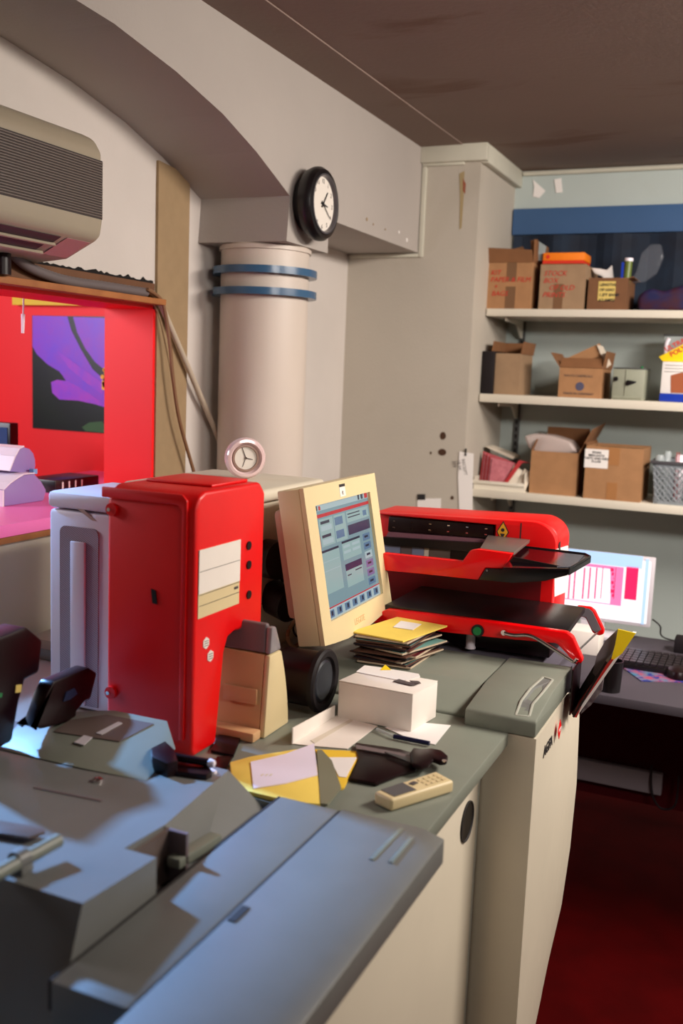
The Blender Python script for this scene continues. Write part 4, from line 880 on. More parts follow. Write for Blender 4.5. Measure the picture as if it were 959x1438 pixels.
MB().lathe([(rc*.66, .008), (rc*.66, .0118), (rc*.56, .0122), (rc*.54, .0075)], o_, d_, 40).build('inner_ring', mat('bronze_ring', (150, 120, 108), .4), dck, smooth=True)
MB().lathe([(rc*.6, .0065), (rc*.6, .0085)], o_, d_, 32).build('dial', 'dial', dck)
rt = Vector((0, 0, 1)).cross(d_).normalized(); up_ = d_.cross(rt)
for ang, ln, w_ in ((-20, .6, .0012), (100, .4, .0012), (20+180, .5, .0008)):
    t = math.radians(ang); v = rt*math.sin(t)+up_*math.cos(t); s_ = rt*math.cos(t)*w_-up_*math.sin(t)*w_; o2 = o_+d_*.0092
    MB().slab([o2-s_, o2+s_, o2+v*rc*ln*.9+s_*.5, o2+v*rc*ln*.9-s_*.5], d_*.0006).build('hand', 'greyink', dck)
MB().lathe([(.003, 0), (.003, .002)], o_+d_*.009, d_, 12).build('hub', 'chrome', dck)
# beige scanner with grey cap
bs_ = thing('beige_film_scanner', 'beige wedge-shaped scanner with a grey-brown cap beside the red unit', 'scanner', (-.83, 1.52, ZT))
bx0, bx1 = -.925, -.800
yfb = 1.478
def prf(z):   # front and back y of the side profile
    t = (z-ZT)/(.205); return yfb-.004+.018*t, yfb+.088-.050*t**2.0-.014*t
def loft(z0, z1, x0, x1, n=10, gx=0):
    b = MB(); pts = []
    for i in range(n+1): z = z0+(z1-z0)*i/n; pts.append((prf(z)[0]-gx, z))
    for i in range(n, -1, -1): z = z0+(z1-z0)*i/n; pts.append((prf(z)[1]+gx, z))
    return b.prism(pts, 'x', x0, x1)
loft(ZT+.0005, ZT+.150, bx0, bx1).build('body', 'ivory2', bs_, .003); loft(ZT+.152, ZT+.205, bx0, bx1, gx=.0005).build('cap', 'greycap', bs_, .006, seg=3)
loft(ZT+.0005, ZT+.150, bx1+.0003, bx1+.012, gx=.0015).build('side_shell', 'ivory', bs_, .004); loft(ZT+.152, ZT+.200, bx1+.0003, bx1+.012, gx=.001).build('side_cap', mat('shiny_grey_plastic', (140, 132, 134), .2), bs_, .004)
BX('front_plate', 'ivory2', bs_, bx0+.05, bx1-.006, yfb-.006, yfb-.0015, ZT+.06, ZT+.088, .001)
MB().slab([(bx0+.01, yfb-.035, ZT+.0005), (bx1+.006, yfb-.035, ZT+.0005), (bx1+.006, yfb-.006, ZT+.0005), (bx0, yfb-.006, ZT+.0005)], (0, 0, .018)).build('foot', 'ivory2', bs_, .004)
# black spool
sx = -.762; sc = Vector((sx, 1.655, ZT+.0625))
sp = thing('black_spool', 'black round spool lying on its side between the scanner and the white box', 'spool', (sx-.04, 1.655, ZT))
MB().lathe([(.052, -.085), (.054, -.08), (.054, -.006)], sc, (1, 0, 0), 36).build('drum', 'blackred', sp, smooth=True)
MB().lathe([(.05, -.0058), (.061, -.005), (.0618, .004), (.058, .008), (.047, .006), (.044, .001)], sc, (1, 0, 0), 40).build('flange', 'blackm', sp, smooth=True)
MB().lathe([(.040, .0015), (.036, .004), (.02, .0005), (.001, .0005)], sc, (1, 0, 0), 36).build('disc', mat('dark_slate_plastic', (40, 42, 50), .35), sp, smooth=True)

# ------------------------------------------------------------ touch-screen monitor
mc = Vector((-.831, 1.918, 1.215)); yw, ti = math.radians(91.3), math.radians(10.8)
nn = Vector((math.sin(yw), -math.cos(yw), 0)); rr_ = Vector((math.cos(yw), math.sin(yw), 0)); uu = Vector((0, 0, 1))*math.cos(ti)-nn*math.sin(ti); nn = rr_.cross(uu)*1
if nn.x < 0: nn = -nn
mo = thing('touch_monitor', 'cream desktop monitor tilted back showing a blue-grey control program', 'monitor', (mc.x-.02, mc.y, 1.0))
def mp_(u, v, w=0): return mc+rr_*u+uu*v+nn*w
w2, h2 = .196, .159
outl = [(-w2, h2), (w2, h2), (w2, -h2+.012), (w2-.03, -h2-.002), (.05, -h2-.012), (-.08, -h2-.012), (-w2+.05, -h2-.006), (-w2, -h2)]
fr = [mp_(u, v, -.004) for u, v in outl]
MB().slab(fr, nn*-.05).build('case', 'ivory', mo, .004)
b = MB(); o1 = [(-w2, h2), (w2, h2), (w2, -h2+.012), (w2-.03, -h2-.002), (.05, -h2-.012), (-.08, -h2-.012), (-w2+.05, -h2-.006), (-w2, -h2)]
sw, sh = .151, .119
def ring(b, outer, inner, w0, w1):
    n = len(outer); A = [mp_(*p, w1) for p in outer]; B = [mp_(*p, w1) for p in inner]; A0 = [mp_(*p, w0) for p in outer]; B0 = [mp_(*p, w0) for p in inner]
    b.add(A+B+A0+B0, [(i, (i+1) % n, n+(i+1) % n, n+i) for i in range(n)]+[(2*n+i, 2*n+(i+1) % n, 3*n+(i+1) % n, 3*n+i) for i in range(n)]+[(i, (i+1) % n, 2*n+(i+1) % n, 2*n+i) for i in range(n)]+[(n+i, n+(i+1) % n, 3*n+(i+1) % n, 3*n+i) for i in range(n)])
inn = [(-sw, sh), (sw, sh), (sw, -sh), (sw*.8, -sh), (.05, -sh), (-.08, -sh), (-sw*.9, -sh), (-sw, -sh)]
ring(b, o1, inn, -.0038, .006); b.build('bezel', 'ivory', mo)
b = MB(); b.slab([mp_(u, v, -.0028) for u, v in ((-sw, sh), (sw, sh), (sw, -sh), (-sw, -sh))], nn*.0012); scn = b.build('screen', 'sbase', mo)
def sq(u0, v0, u1, v1, m, k=1):   # u,v run 0..1 from the top left of the screen
    f = lambda u, v: mp_(-sw+2*sw*u, sh-2*sh*v, -.0015+.0002*k)
    MB().slab([f(u0, v0), f(u1, v0), f(u1, v1), f(u0, v1)], nn*.0002).build('screen_image', m, scn)
sq(0, 0, 1, .055, 'slight'); sq(.01, .01, .07, .05, 'sink', 2); sq(.09, .015, .12, .05, 'sred', 2); sq(.80, .0, .83, .05, 'sink', 2); sq(.86, .0, .9, .05, 'sink', 2); sq(.93, .0, .99, .05, 'sred', 2)
sq(0, .085, 1, .115, 'sred'); sq(0, .13, .05, .24, 'steal'); sq(0, .26, .055, .38, 'sred'); sq(.07, .13, .30, .37, 'spanel'); sq(.09, .15, .24, .175, 'sink', 2); sq(.09, .19, .27, .235, 'slight', 2); sq(.09, .27, .24, .295, 'sink', 2); sq(.09, .31, .27, .355, 'slight', 2)
sq(.33, .15, .47, .22, 'sblue', 2); sq(.33, .27, .47, .34, 'sblue', 2); sq(.32, .13, .52, .37, 'spanel')
sq(.55, .13, .97, .23, 'spanel'); sq(.57, .15, .8, .16, 'sink', 2); sq(.57, .18, .8, .19, 'sink', 2); sq(.86, .16, .93, .21, 'sblue', 2); sq(.55, .255, .97, .345, 'sdark')
sq(.0, .40, .34, .42, 'sink'); sq(0, .42, .34, .78, 'spanel'); sq(.02, .5, .32, .505, 'slight', 2); sq(.02, .58, .32, .585, 'slight', 2)
sq(.40, .38, .74, .40, 'sink'); sq(.40, .40, .74, .55, 'spanel'); sq(.42, .42, .54, .445, 'slight', 2); sq(.58, .42, .72, .445, 'slight', 2); sq(.42, .47, .54, .495, 'slight', 2); sq(.58, .47, .72, .495, 'slight', 2)
sq(.41, .59, .72, .65, 'sdark'); sq(.41, .65, .72, .80, 'spanel'); sq(.58, .67, .7, .68, 'sink', 2); sq(.43, .69, .5, .70, 'sink', 2)
for i, mm in enumerate(('sblue', 'sblue', 'slight', 'spurple', 'sred', 'sblue')): sq(.80, .38+.085*i, .94, .445+.085*i, 'spurple' if mm == 'sred' else mm); sq(.83, .40+.085*i, .9, .42+.085*i, 'sink', 2)
sq(0, .895, 1, .905, 'sred'); sq(0, .905, 1, 1, 'slight')
for i in range(7): sq(.03+.14*i, .92, .12+.14*i, .985, 'sblue', 2); sq(.07+.14*i, .93, .10+.14*i, .97, 'sink', 3)
b = MB(); b.slab([mp_(u, v, .0062) for u, v in ((-.021, h2-.008), (.009, h2-.008), (.009, h2-.035), (-.021, h2-.035))], nn*.0006); lg = b.build('maker_badge', 'whitebox', mo)
MB().slab([mp_(u, v, .007) for u, v in ((-.021, h2-.008), (.009, h2-.008), (.009, h2-.014), (-.021, h2-.014))], nn*.0004).build('badge_print', 'ink', lg)
text_mesh('badge_lettering', 'e', .018, mp_(-.011, h2-.031, .007), rr_, uu, 'ink', lg, thick=.0004)
text_mesh('bezel_lettering', 'LEGITE', .019, mp_(-.035, -h2+.006, .0062), rr_, uu, 'ivory2', mo, thick=.0006)
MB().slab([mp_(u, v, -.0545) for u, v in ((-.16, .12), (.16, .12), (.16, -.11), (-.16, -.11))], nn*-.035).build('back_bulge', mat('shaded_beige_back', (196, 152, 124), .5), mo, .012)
b = MB(); b.cyl(mp_(-.02, -.05, -.09), (-.975, 1.93, 1.14), .03, 18); b.build('swivel_arm', 'blackred', mo, smooth=True)
b = MB(); b.cyl((-.987, 1.86, 1.11), (-.93, 1.84, 1.10), .038, 22); b.build('pivot', 'blackred', mo, smooth=True)
b = MB(); b.cyl((-.987, 1.83, 1.20), (-.95, 1.82, 1.20), .042, 22); b.build('wall_plate', 'black', mo, smooth=True)
tag(MB().tube([mp_(-.15, -.10, -.06), at(408, 880, 'x', -.93), at(404, 895, 'x', -.93), at(412, 908, 'x', -.93), at(424, 900, 'x', -.92), at(432, 890, 'x', -.90)], .0045, 8).build('monitor_lead', 'cableb', smooth=True), 'brown lead looping down behind the cream monitor', 'cable')
tag(MB().tube([mp_(-.13, -.10, -.07), at(412, 880, 'x', -.95), at(416, 893, 'x', -.95), at(428, 898, 'x', -.95)], .0025, 8).build('thin_black_lead', 'blackm', smooth=True), 'thin black lead behind the lower corner of the cream monitor', 'cable')

# ------------------------------------------------------------ things on the worktop
zs = .9945
random.seed(11)
P0, P1, P2 = at(495, 927, 'z', zs), at(570, 941, 'z', zs), at(621, 918, 'z', zs)
ex = (P1-P0); ey = (P2-P1); cen = P0+ex*.5+ey*.5; hz = at(559, 899, 'y', P1.y).z
N = 17; th = (hz-zs)/N
cols = [('blackm', 'ink', 'greyink'), ]
pm = [mat('photo_edge_cream', (196, 176, 150), .5), mat('photo_dark', (34, 26, 34), .35), mat('photo_brown', (96, 64, 52), .4), mat('photo_wine', (92, 26, 34), .4), mat('photo_teal', (110, 158, 150), .4)]
for i in range(N):
    j = Vector((random.uniform(-.008, .008), random.uniform(-.010, .010), 0)); a_ = random.uniform(-9, 9); z = zs+i*th
    hx, hy = ex*(.46+.03*random.random()), ey*(.46+.05*random.random()); last = i == N-1
    if last: j = Vector((-.004, .012, 0)); a_ = -3; hx, hy = ex*.5, ey*.56
    pts = [cen+j-hx-hy, cen+j+hx-hy, cen+j+hx+hy, cen+j-hx+hy]
    for p in pts: p.z = z
    b = MB(); sl = random.uniform(-.0, .3)*th
    b.slab(pts, (0, 0, th*.86), 0); b.xf(rotz(a_, cen)); q_ = b.v[4:8]; in_ = [p+(sum(q_, Vector())/4-p)*.03+Vector((0, 0, .0002)) for p in q_]
    if last:
        o = b.build('photo_wallet', 'yellow'); tag(o, 'yellow photo envelope with a white slip, topmost on the pile of prints', 'photo envelope')
        c0 = in_[0].lerp(in_[2], .5); MB().slab([c0+ex*u+ey*v+Vector((0, 0, .0004)) for u, v in ((-.12, -.02), (.24, 0), (.16, .36), (-.24, .36))], (0, 0, .001)).build('white_slip', 'white', o)
    else:
        o = b.build('photo_wallet', [pm[0] if i % 3 == 0 else pm[2] if i % 3 == 1 else pm[1]]); tag(o, ('lowest', 'second', 'third', 'fourth', 'fifth', 'sixth', 'seventh', 'eighth', 'ninth', 'tenth', 'eleventh', 'twelfth', 'thirteenth', 'fourteenth', 'fifteenth', 'sixteenth')[i]+' photo wallet counted up from the worktop in the pile under the yellow envelope', 'photo wallet', 'pile of photo wallets')
        MB().slab([p+Vector((0, 0, .0001)) for p in in_], (0, 0, th*.1)).build('cover_print', pm[1+(i*7) % 4], o)
# white box with papers
BL, BR, FR = at(473.5, 1008, 'z', ZT), at(577, 1029, 'z', ZT), at(612, 1008, 'z', ZT)
FR.y = min(FR.y, 1.766); BK = BL+(FR-BR)
htop = at(581, 976.5, 'y', BR.y).z-ZT; b = MB(); up = Vector((0, 0, htop)); e0 = Vector((0, 0, .0015))
wbx = thing('white_carton', 'white card box on the worktop with torn papers and clips on its lid', 'box', BL.lerp(FR, .5))
b.hexa([p+e0 for p in (BL, BR, FR, BK)], [p+up for p in (BL, BR, FR, BK)]); b.build('body', 'whitebox', wbx, .0015)
b = MB(); o = [p+up+Vector((0, 0, .0003)) for p in (BL, BR, FR, BK)]; b.slab(o, (0, 0, .002)); b.build('lid', 'whitebox', wbx, .0008)
zu = ZT+htop+.0028
tag(MB().slab([at(x, y, 'z', zu) for x, y in ((512, 935), (535, 938), (588, 947), (590, 951), (570, 956), (556, 955), (530, 950), (500, 944))], (0, 0, .0012)).build('loose_paper', 'white'), 'loose white paper lying on top of the white carton', 'paper')
tag(MB().slab([at(x, y, 'z', zu+.0014) for x, y in ((534, 941), (541, 934), (549, 941))], (0, 0, .001)).build('yellow_note', 'yellow2'), 'yellow paper corner poking out on the white carton lid', 'paper')
for k_, pts in enumerate((((552, 957), (560, 954), (586, 962), (578, 963)), ((575, 956), (588, 957), (591, 960), (580, 960)))):
    tag(MB().slab([at(x, y, 'z', zu+.0012) for x, y in pts], (0, 0, .001)).build('metal_clip', 'greyink'), ('longer dark clip on the lid of the white carton', 'shorter dark clip at the right of the white carton lid')[k_], 'clip')
# open white card sleeve
sl_ = thing('open_card_sleeve', 'opened flat white card box in front of the black spool', 'card', at(470, 1030, 'z', ZT))
MB().slab([at(x, y, 'z', ZT+.001) for x, y in ((411, 1045), (472, 1005), (530, 1020), (488, 1052), (440, 1048))], (0, 0, .001)).build('base', 'whitebox', sl_)
a, c = at(411, 1045, 'z', ZT+.0022), at(470, 1006, 'z', ZT+.0022); MB().slab([a, c, Vector((c.x, c.y, at(468, 990, 'y', c.y).z)), Vector((a.x, a.y, at(412, 1022, 'y', a.y).z))], (-.0015, -.001, 0)).build('side_flap', 'whitebox', sl_)
MB().slab([at(x, y, 'z', ZT+.0025) for x, y in ((436, 1040), (492, 1010), (496, 1012), (442, 1044))], (0, 0, .0004)).build('crease', 'cream_env', sl_)
tag(MB().slab([at(x, y, 'z', ZT+.0008) for x, y in ((540, 1022), (560, 1018), (590, 1015), (633, 1019), (611, 1046), (580, 1040))], (0, 0, .0009)).build('paper_sheet', 'white'), 'white sheet of paper sticking out from under the white carton', 'paper')
# pen
pn = thing('ballpoint_pen', 'dark blue ballpoint pen with a clear barrel in front of the white carton', 'pen', at(570, 1035, 'z', ZT))
A, B, D_ = at(529, 1024, 'z', ZT+.006), at(553, 1034, 'z', ZT+.006), at(603, 1044, 'z', ZT+.006)
MB().cyl(A, B, .003, 12).build('clear_barrel', 'clear', pn, smooth=True); MB().cyl(B, D_, .0042, 12).build('cap', mat('dark_blue_cap', (20, 24, 60), .35), pn, smooth=True)
# black pouch and scissors
pc = thing('black_pouch', 'flat black leather pouch lying between the yellow envelope and the phone', 'pouch', at(550, 1080, 'z', ZT))
MB().slab([at(x, y, 'z', ZT+.001) for x, y in ((498, 1047), (560, 1056), (588, 1064), (584, 1086), (560, 1092), (528, 1105), (490, 1098), (503, 1070))], (0, 0, .007)).build('pouch', 'blackred', pc, .003)
MB().slab([at(x, y, 'z', ZT+.0098) for x, y in ((500, 1047), (562, 1058), (578, 1063), (575, 1067), (556, 1062), (500, 1052))], (0, 0, .0015)).build('flap_edge', 'greycap', pc)
sc_ = thing('scissors', 'black-handled scissors with one ring handle beside the white phone', 'scissors', at(600, 1070, 'z', ZT))
hd = [(575, 1063), (580, 1056), (592, 1058), (606, 1057), (620, 1060), (629, 1068), (627, 1075), (618, 1076), (608, 1072), (602, 1080), (590, 1083), (578, 1078)]
MB().slab([at(x, y, 'z', ZT+.0125) for x, y in hd], (0, 0, .009)).build('handle', 'blackred', sc_, .003)
q = at(624, 1069, 'z', ZT+.0235); MB().lathe([(.0025, 0), (.0045, 0), (.0045, .0015), (.0025, .0015)], q, (0, 0, 1), 16).build('rivet', 'chrome', sc_)
MB().slab([at(x, y, 'z', ZT+.0125) for x, y in ((540, 1057), (576, 1066), (576, 1072), (545, 1060))], (0, 0, .002)).build('blade', 'steel', sc_)
# phone handset
ph = thing('cordless_phone', 'cream cordless phone handset lying on the worktop near its edge', 'phone', at(582, 1110, 'z', ZT))
hz_ = .021; T = [at(x, y, 'z', ZT+hz_) for x, y in ((525, 1111), (550, 1123), (638, 1096), (612, 1082))]
q = [Vector((p.x, p.y, ZT+.0008)) for p in T]
MB().hexa(q, T).build('body', 'ivory', ph, .005, seg=4)
f = lambda u, v, d=.0004: (T[0].lerp(T[3], u)).lerp(T[1].lerp(T[2], u), v)+Vector((0, 0, d))
MB().slab([f(.08, .10), f(.42, .10), f(.42, .86), f(.08, .86)], (0, 0, .0008)).build('display', mat('grey_display', (84, 82, 84), .2), ph)
b = MB(); b.slab([f(.46, .3), f(.55, .25), f(.57, .45), f(.48, .5)], (0, 0, .0012)); b.build('navigation_key', 'greyink', ph)
b = MB()
for i in range(4):
    for j in range(3): a = f(.62+.085*i, .22+.22*j); c = f(.67+.085*i, .22+.22*j); d = f(.67+.085*i, .36+.22*j); e = f(.62+.085*i, .36+.22*j); b.slab([a, c, d, e], (0, 0, .0008))
b.build('key', 'ivory', ph, kind='stuff')
# yellow envelopes
def cl(ps):
    for p in ps: p.y = max(p.y, 1.256)
    return ps
ev = thing('yellow_envelope', 'yellow photo envelope with a lilac slip on it at the left of the worktop', 'envelope', at(390, 1090, 'z', ZT))
E = [(323, 1070), (352, 1062), (440, 1048), (446, 1080), (451, 1129), (400, 1134), (345, 1125), (323, 1108)]
MB().slab(cl([at(x, y, 'z', ZT+.0075) for x, y in E]), (0, 0, -.0066)).build('envelope', 'yellow', ev, .001)
MB().slab([at(x, y, 'z', ZT+.008) for x, y in ((352, 1071), (400, 1060), (441, 1045), (446, 1089), (400, 1101), (356, 1108))], (0, 0, .0016)).build('lilac_slip', 'lilac', ev)
for i in range(3):
    a = at(367+i*6, 1088, 'z', ZT+.0098); BX('slip_print', 'lilac' if i == 9 else 'cream_env', ev, a.x, a.x+.003, a.y-.004, a.y+.004, a.z, a.z+.0003)
ev2 = thing('second_yellow_envelope', 'yellow envelope with a white window, partly under the black pouch', 'envelope', at(480, 1080, 'z', ZT))
ev2.name = 'yellow_envelope'
MB().slab([at(x, y, 'z', ZT+.004) for x, y in ((442, 1052), (508, 1055), (483, 1106), (478, 1107), (470, 1085))], (0, 0, -.003)).build('envelope', mat('deep_yellow_paper', (238, 196, 52), .7), ev2)
MB().slab([at(x, y, 'z', ZT+.0043) for x, y in ((462, 1064), (501, 1064), (486, 1092), (476, 1091))], (0, 0, .0008)).build('window', 'white', ev2)
tag(MB().slab(cl([at(x, y, 'z', ZT+.0085) for x, y in ((445, 1053), (452, 1053), (466, 1068), (479, 1105), (460, 1129), (450, 1128))]), (0, 0, -.0035)).build('grey_card', mat('olive_grey_card', (122, 120, 98), .7)), 'grey-green card lying between the two yellow envelopes', 'card')

# ------------------------------------------------------------ red print sorter on the machine
so = thing('red_print_sorter', 'red and black print sorter with a smoked tray standing on the minilab', 'machine unit', (-.62, 2.2, .995))
YF, YR2 = 2.045, 2.32
def P(pts, ax, v): return [at(x, y, ax, v) for x, y in pts]
rail = [(500, 872), (520, 866), (543, 856), (680, 872), (795, 888), (804, 895), (818, 927), (816, 932), (808, 934), (795, 918), (781, 904), (703, 897), (621, 888), (520, 872), ]
MB().slab(P(rail[:-1], 'y', YF), (0, .022, 0)).build('front_rail', 'redg', so, .004)
q = at(671, 885.5, 'y', YF-.0002); bt_ = MB().cyl(q, q-Vector((0, .004, 0)), .0140, 28).build('button_ring', 'black', so); MB().cyl(q-Vector((0, .0042, 0)), q-Vector((0, .0075, 0)), .0092, 24).build('green_button', 'green', bt_, smooth=True)
b = MB(); b.tube(P([(708, 889), (722, 892), (745, 893), (772, 908), (800, 926), (806, 929), (810, 925)], 'y', YF-.012), .0042, 10); b.build('chrome_lever', 'chrome', so, smooth=True)
q = at(709, 887, 'y', YF); MB().cyl(q, q-Vector((0, .012, 0)), .006, 14).build('lever_pivot', 'chrome', so, smooth=True)
zbelt = at(795, 889, 'y', YF).z+.001
xl_, xr_ = -.80, at(795, 889, 'y', YF).x
fr_ = at(829, 853, 'y', 2.322)
MB().hexa([(xl_, YF+.023, zbelt-.012), (xr_, YF+.023, zbelt-.012), (fr_.x-.012, 2.319, fr_.z-.014), (xl_, 2.319, fr_.z-.014)], [(xl_, YF+.023, zbelt), (xr_, YF+.023, zbelt), (fr_.x-.012, 2.319, fr_.z), (xl_, 2.319, fr_.z)]).build('conveyor_bed', 'black', so, .002)
fe = P([(810, 851), (829, 853), (835, 858), (848, 885), (847, 891), (841, 893), (832, 889), (822, 868), (806, 864)], 'y', 2.322)
MB().slab(fe, (0, .016, 0)).build('far_rail', 'redg', so, .003); MB().slab(P([(811, 853), (827, 855), (832, 859), (844, 884), (838, 889), (832, 885), (823, 867), (808, 863)], 'y', 2.3205), (0, .0012, 0)).build('far_rail_lining', 'greybar', so)
MB().cyl(at(803, 922, 'y', YF+.022), at(841, 886, 'y', 2.322), .0022, 8).build('cross_rod', 'chrome', so, smooth=True)
q = at(658, 912, 'z', .995); MB().lathe([(.0125, 0), (.011, .004), (.010, at(658, 893, 'y', q.y).z-.995+.01)], (q.x, q.y+.012, .9955), (0, 0, 1), 18).build('leg', 'fan', so, smooth=True)
# dark base under the rail
BX('base_box', 'blackred', so, -.79, -.42, 2.10, 2.318, .996, zbelt-.016, .004)
# main body
body = P([(505, 708), (530, 710), (640, 716), (748, 726)], 'y', YR2)
bt0 = at(778, 800, 'y', YR2); xs = bt0.x; zt_ = at(640, 720, 'y', YR2).z; rz = at(748, 733, 'y', YR2)
zbb = 1.0
arc = [(rz.x+(xs-rz.x)*math.sin(t*PI/16), rz.z-.052*(1-math.cos(t*PI/16))) for t in range(9)]
zl_ = at(530, 720, 'y', YR2).z
pf = [(-.95, zbb), (-.95, zl_)]+arc+[(xs, zbb)]
yb_ = at(797, 800, 'x', xs).y
MB().prism(pf, 'y', YR2+.03, yb_).build('body', 'red', so, .010, seg=3)
# front face with opening: upper frame strip, right cheek
up_z0 = at(640, 735, 'y', YR2).z
win_r = at(696, 745, 'y', YR2).x; wz0 = at(696, 757, 'y', YR2).z; 
MB().prism([(-.95, up_z0+.004), (-.95, zl_)]+arc+[(xs, zbb), (win_r, zbb), (win_r, at(696, 737, 'y', YR2).z)], 'y', YR2, YR2+.0298).build('front_frame', 'red', so, .004)
v0, v1, v2, v3 = P([(546, 725), (693, 738), (692, 757), (544, 746)], 'y', YR2+.012)
vn = MB().slab([v0, v1, v2, v3], (0, .016, 0)).build('roller_block', 'blackred', so, .002)
for i in range(6):
    for r_ in range(2):
        t = .06+i*.175; a = v0.lerp(v1, t); c = v3.lerp(v2, t); p = a.lerp(c, .28+.42*r_); BX('roller_pin', 'chrome', vn, p.x-.003, p.x+.003, p.y-.0015, p.y-.0002, p.z-.001, p.z+.001)
s0 = P([(545, 747), (690, 758), (682, 763), (542, 754)], 'y', YR2+.008); MB().slab(s0, (0, .018, 0)).build('pink_grey_ledge', mat('mauve_plastic', (128, 84, 96), .5), so)
s0 = P([(537, 754), (682, 763), (664, 775), (537, 765)], 'y', YR2-.004); MB().slab(s0, (0, .03, 0)).build('dark_bar', 'black', so)
for (l, r_, mm) in ((537, 562, 'pbl1'), (563, 578, 'pbl2'), (579, 595, 'pbl1'), (596, 602, 'cream_env'), (603, 632, 'tan_top'), (633, 668, 'blackred')):
    m_ = {'pbl1': 'smoke_light', 'pbl2': 'greycap'}.get(mm, mm)
    if mm == 'pbl1': m_ = M.setdefault('pbl1', mat('pale_blue_grey_plastic', (128, 136, 164), .5))
    a = at(l, 764+(l-537)*.08, 'y', YR2+.01); c = at(r_, 800, 'y', YR2+.01); BX('inner_panel', m_, so, a.x, c.x, YR2+.006, YR2+.029, c.z, a.z)
BX('shaded_front', mat('shaded_red_plastic', (112, 6, 16), .4), so, -.94, at(760, 820, 'y', YR2).x, YR2-.002, YR2-.0003, 1.001, at(640, 794, 'y', YR2).z)  # shade on the lower red body front, put into a dark wine colour
# mid deck: red front beam, taupe deck, smoked tray
YM = 2.10
beam = [(538, 776.5), (540, 777), (649, 788.5), (660, 773), (671, 771.5), (719, 778), (706, 799), (681, 797.5), (671, 814.5), (600, 807), (538, 801)]
MB().slab(P(beam, 'y', YM), (0, .02, 0)).build('front_beam', 'redg', so, .002)
dz = at(671, 772, 'y', YM).z; dq = [at(672, 771, 'z', dz), at(719, 777, 'z', dz), at(752, 753, 'z', dz), at(692, 748, 'z', dz)]
for p in dq: p.y = max(p.y, YM+.0202) if p in dq[:2] else min(p.y, YR2-.002)
MB().slab(dq, (0, 0, -.008)).build('taupe_deck', 'tan_top', so, .001)
a = at(540, 805, 'y', YM).z; zz0 = at(671, 813, 'y', YM).z
BX('deck_underside', 'blackred', so, -.60, at(690, 790, 'y', YM).x, YM+.0205, YR2-.002, zz0+.004, zz0+.012)
tf = P([(672, 814), (682, 798), (707, 799), (720, 782), (770, 792), (800, 798), (797, 808), (765, 816), (720, 819)], 'y', YM-.004)
MB().slab(tf, (0, .006, 0)).build('tray_front', 'black', so, .002)
tzz = at(770, 794, 'y', YM).z
f4 = [at(707, 797, 'z', tzz), at(800, 799, 'z', tzz), at(830, 782, 'z', tzz), at(822, 778, 'z', tzz), at(780, 773, 'z', tzz), at(735, 768, 'z', tzz)]
MB().slab(f4, (0, 0, -.003)).build('tray_floor', 'smoke', so)
MB().slab([at(x, y, 'z', tzz+.0006) for x, y in ((782, 797), (783, 776), (820, 780), (806, 796))], (0, 0, .0008)).build('tray_pane', 'smoke_light', so)
for k_ in (1, 2, 3, 4):
    A, B = f4[k_], f4[(k_+1) % 6]
    d = (B-A); n_v = Vector((-d.y, d.x, 0)).normalized()*.003
    lo = .014 if k_ < 2 else .006
    MB().slab([A+Vector((0, 0, -lo)), B+Vector((0, 0, -lo)), B+Vector((0, 0, .003)), A+Vector((0, 0, .003))], n_v).build('tray_edge', 'black', so, .001)
q = at(684, 801, 'y', YM-.0045); MB().cyl(q, q-Vector((0, .0015, 0)), .0025, 10).build('screw', 'chrome', so)
# diamond warning sticker
q = at(706, 747, 'y', YR2-.0005); dm = MB().slab([q+Vector(v) for v in ((-.0155, 0, 0), (0, 0, -.027), (.0155, 0, 0), (0, 0, .027))], (0, -.0008, 0)).build('warning_sticker', 'ink', so)
MB().slab([q+Vector((v[0]*.84, -.001, v[2]*.84)) for v in ((-.0155, 0, 0), (0, 0, -.027), (.0155, 0, 0), (0, 0, .027))], (0, -.0006, 0)).build('amber_field', 'amber', dm)
MB().cyl(q+Vector((0, -.0018, .005)), q+Vector((0, -.0024, .005)), .0045, 14).build('symbol', 'ink', dm); MB().slab([q+Vector(v) for v in ((-.006, -.0018, -.004), (.006, -.0018, -.004), (.002, -.0018, -.013), (-.002, -.0018, -.013))], (0, -.0006, 0)).build('symbol', 'ink', dm)
q = at(731, 747, 'y', YR2-.0005); BX('slot', 'seam', so, q.x-.0015, q.x+.0015, YR2-.0008, YR2-.0001, q.z-.02, q.z+.022)
XS = xs+.0004; a = at(778, 772, 'x', XS); c = at(797, 766, 'x', XS); d = at(797, 830, 'x', XS); e = at(778, 838, 'x', XS)
MB().slab([a, c, d, e], (.0012, 0, 0)).build('white_label', 'white', so)
MB().slab([at(x, y, 'x', XS) for x, y in ((784, 765), (786, 760), (786, 772), (784, 772))], (.002, 0, 0)).build('side_slot', 'seam', so)
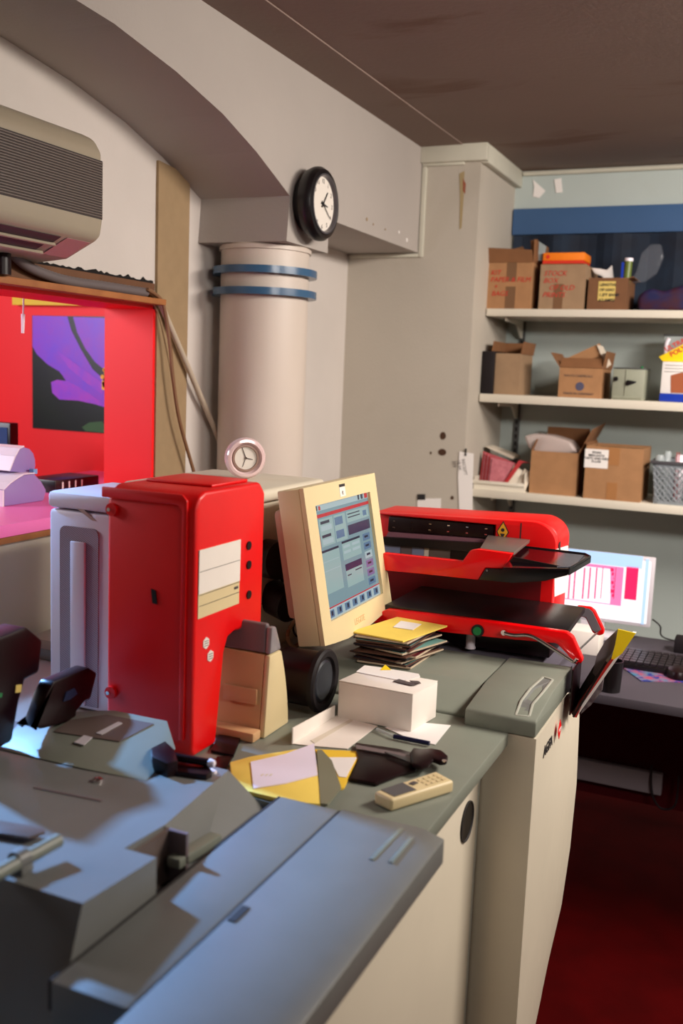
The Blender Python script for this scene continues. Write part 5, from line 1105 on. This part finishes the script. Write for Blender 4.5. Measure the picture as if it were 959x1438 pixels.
# catch tray with print folders
ct = thing('print_catch_tray', 'dark sloping catch tray hanging off the right end of the red sorter', 'tray', (-.34, 2.2, .83))
Y3, Y4 = 1.98, 2.07
sh_ = [(797, 938), (799, 1000), (806, 1008), (848, 934), (838, 905), (818, 932)]
s1 = P([(799, 940), (800, 998), (806, 1008), (812, 1000), (850, 930), (846, 915), (803, 985), (803, 935)], 'y', Y4)
MB().slab(s1, (0, .004, 0)).build('rear_wall', 'blackred', ct)
A = at(806, 1008, 'y', Y3); B = at(853, 930, 'y', Y3); A2, B2 = A+Vector((0, Y4-Y3-.001, 0)), B+Vector((0, Y4-Y3-.001, 0))
MB().hexa([A, A+Vector((-.004, 0, .002)), A2+Vector((-.004, 0, .002)), A2], [B, B+Vector((-.004, 0, .002)), B2+Vector((-.004, 0, .002)), B2]).build('sloping_plate', 'blackred', ct)
Cc_ = at(799, 940, 'y', Y3); xx = A.x-.008
MB().slab([(xx, Y3, A.z+.004), (xx-.003, Y3, A.z+.004), (xx-.003, Y3, Cc_.z), (xx, Y3, Cc_.z)], (0, Y4-Y3-.001, 0)).build('inner_plate', 'blackred', ct)
fd = thing('folded_leaflet', 'folded print leaflet with a yellow top and red spine in the catch tray', 'leaflet', at(830, 1000, 'y', 2.03))
MB().slab(P([(806, 1006), (811, 1005), (872, 918), (893, 889), (888, 888), (868, 912)], 'y', 2.03), (0, .01, 0)).build('white_edge', 'white', fd)
MB().slab(P([(868, 883), (893, 889), (874, 917), (862, 926), (858, 927), (864, 905)], 'y', 2.028), (0, -.003, 0)).build('yellow_cover', 'yellow2', fd)
MB().slab(P([(805, 1006), (813, 985), (842, 945), (858, 925), (862, 926), (845, 950), (818, 988), (810, 1007)], 'y', 2.026), (0, -.004, 0)).build('red_spine', mat('brick_red_card', (190, 40, 30), .5), fd)
MB().slab(P([(868, 883), (864, 905), (856, 926), (836, 950), (832, 945), (838, 920), (850, 900)], 'y', 2.045), (0, .004, 0)).build('grey_page', mat('mid_grey_page', (112, 100, 104), .5), fd)
MB().slab(P([(815, 1003), (830, 990), (845, 970), (848, 950), (838, 960), (824, 985)], 'y', 2.032), (0, .006, 0)).build('printed_page', mat('mottled_print', (130, 120, 122), .4, rgb2=(70, 50, 60), nscale=60), fd)
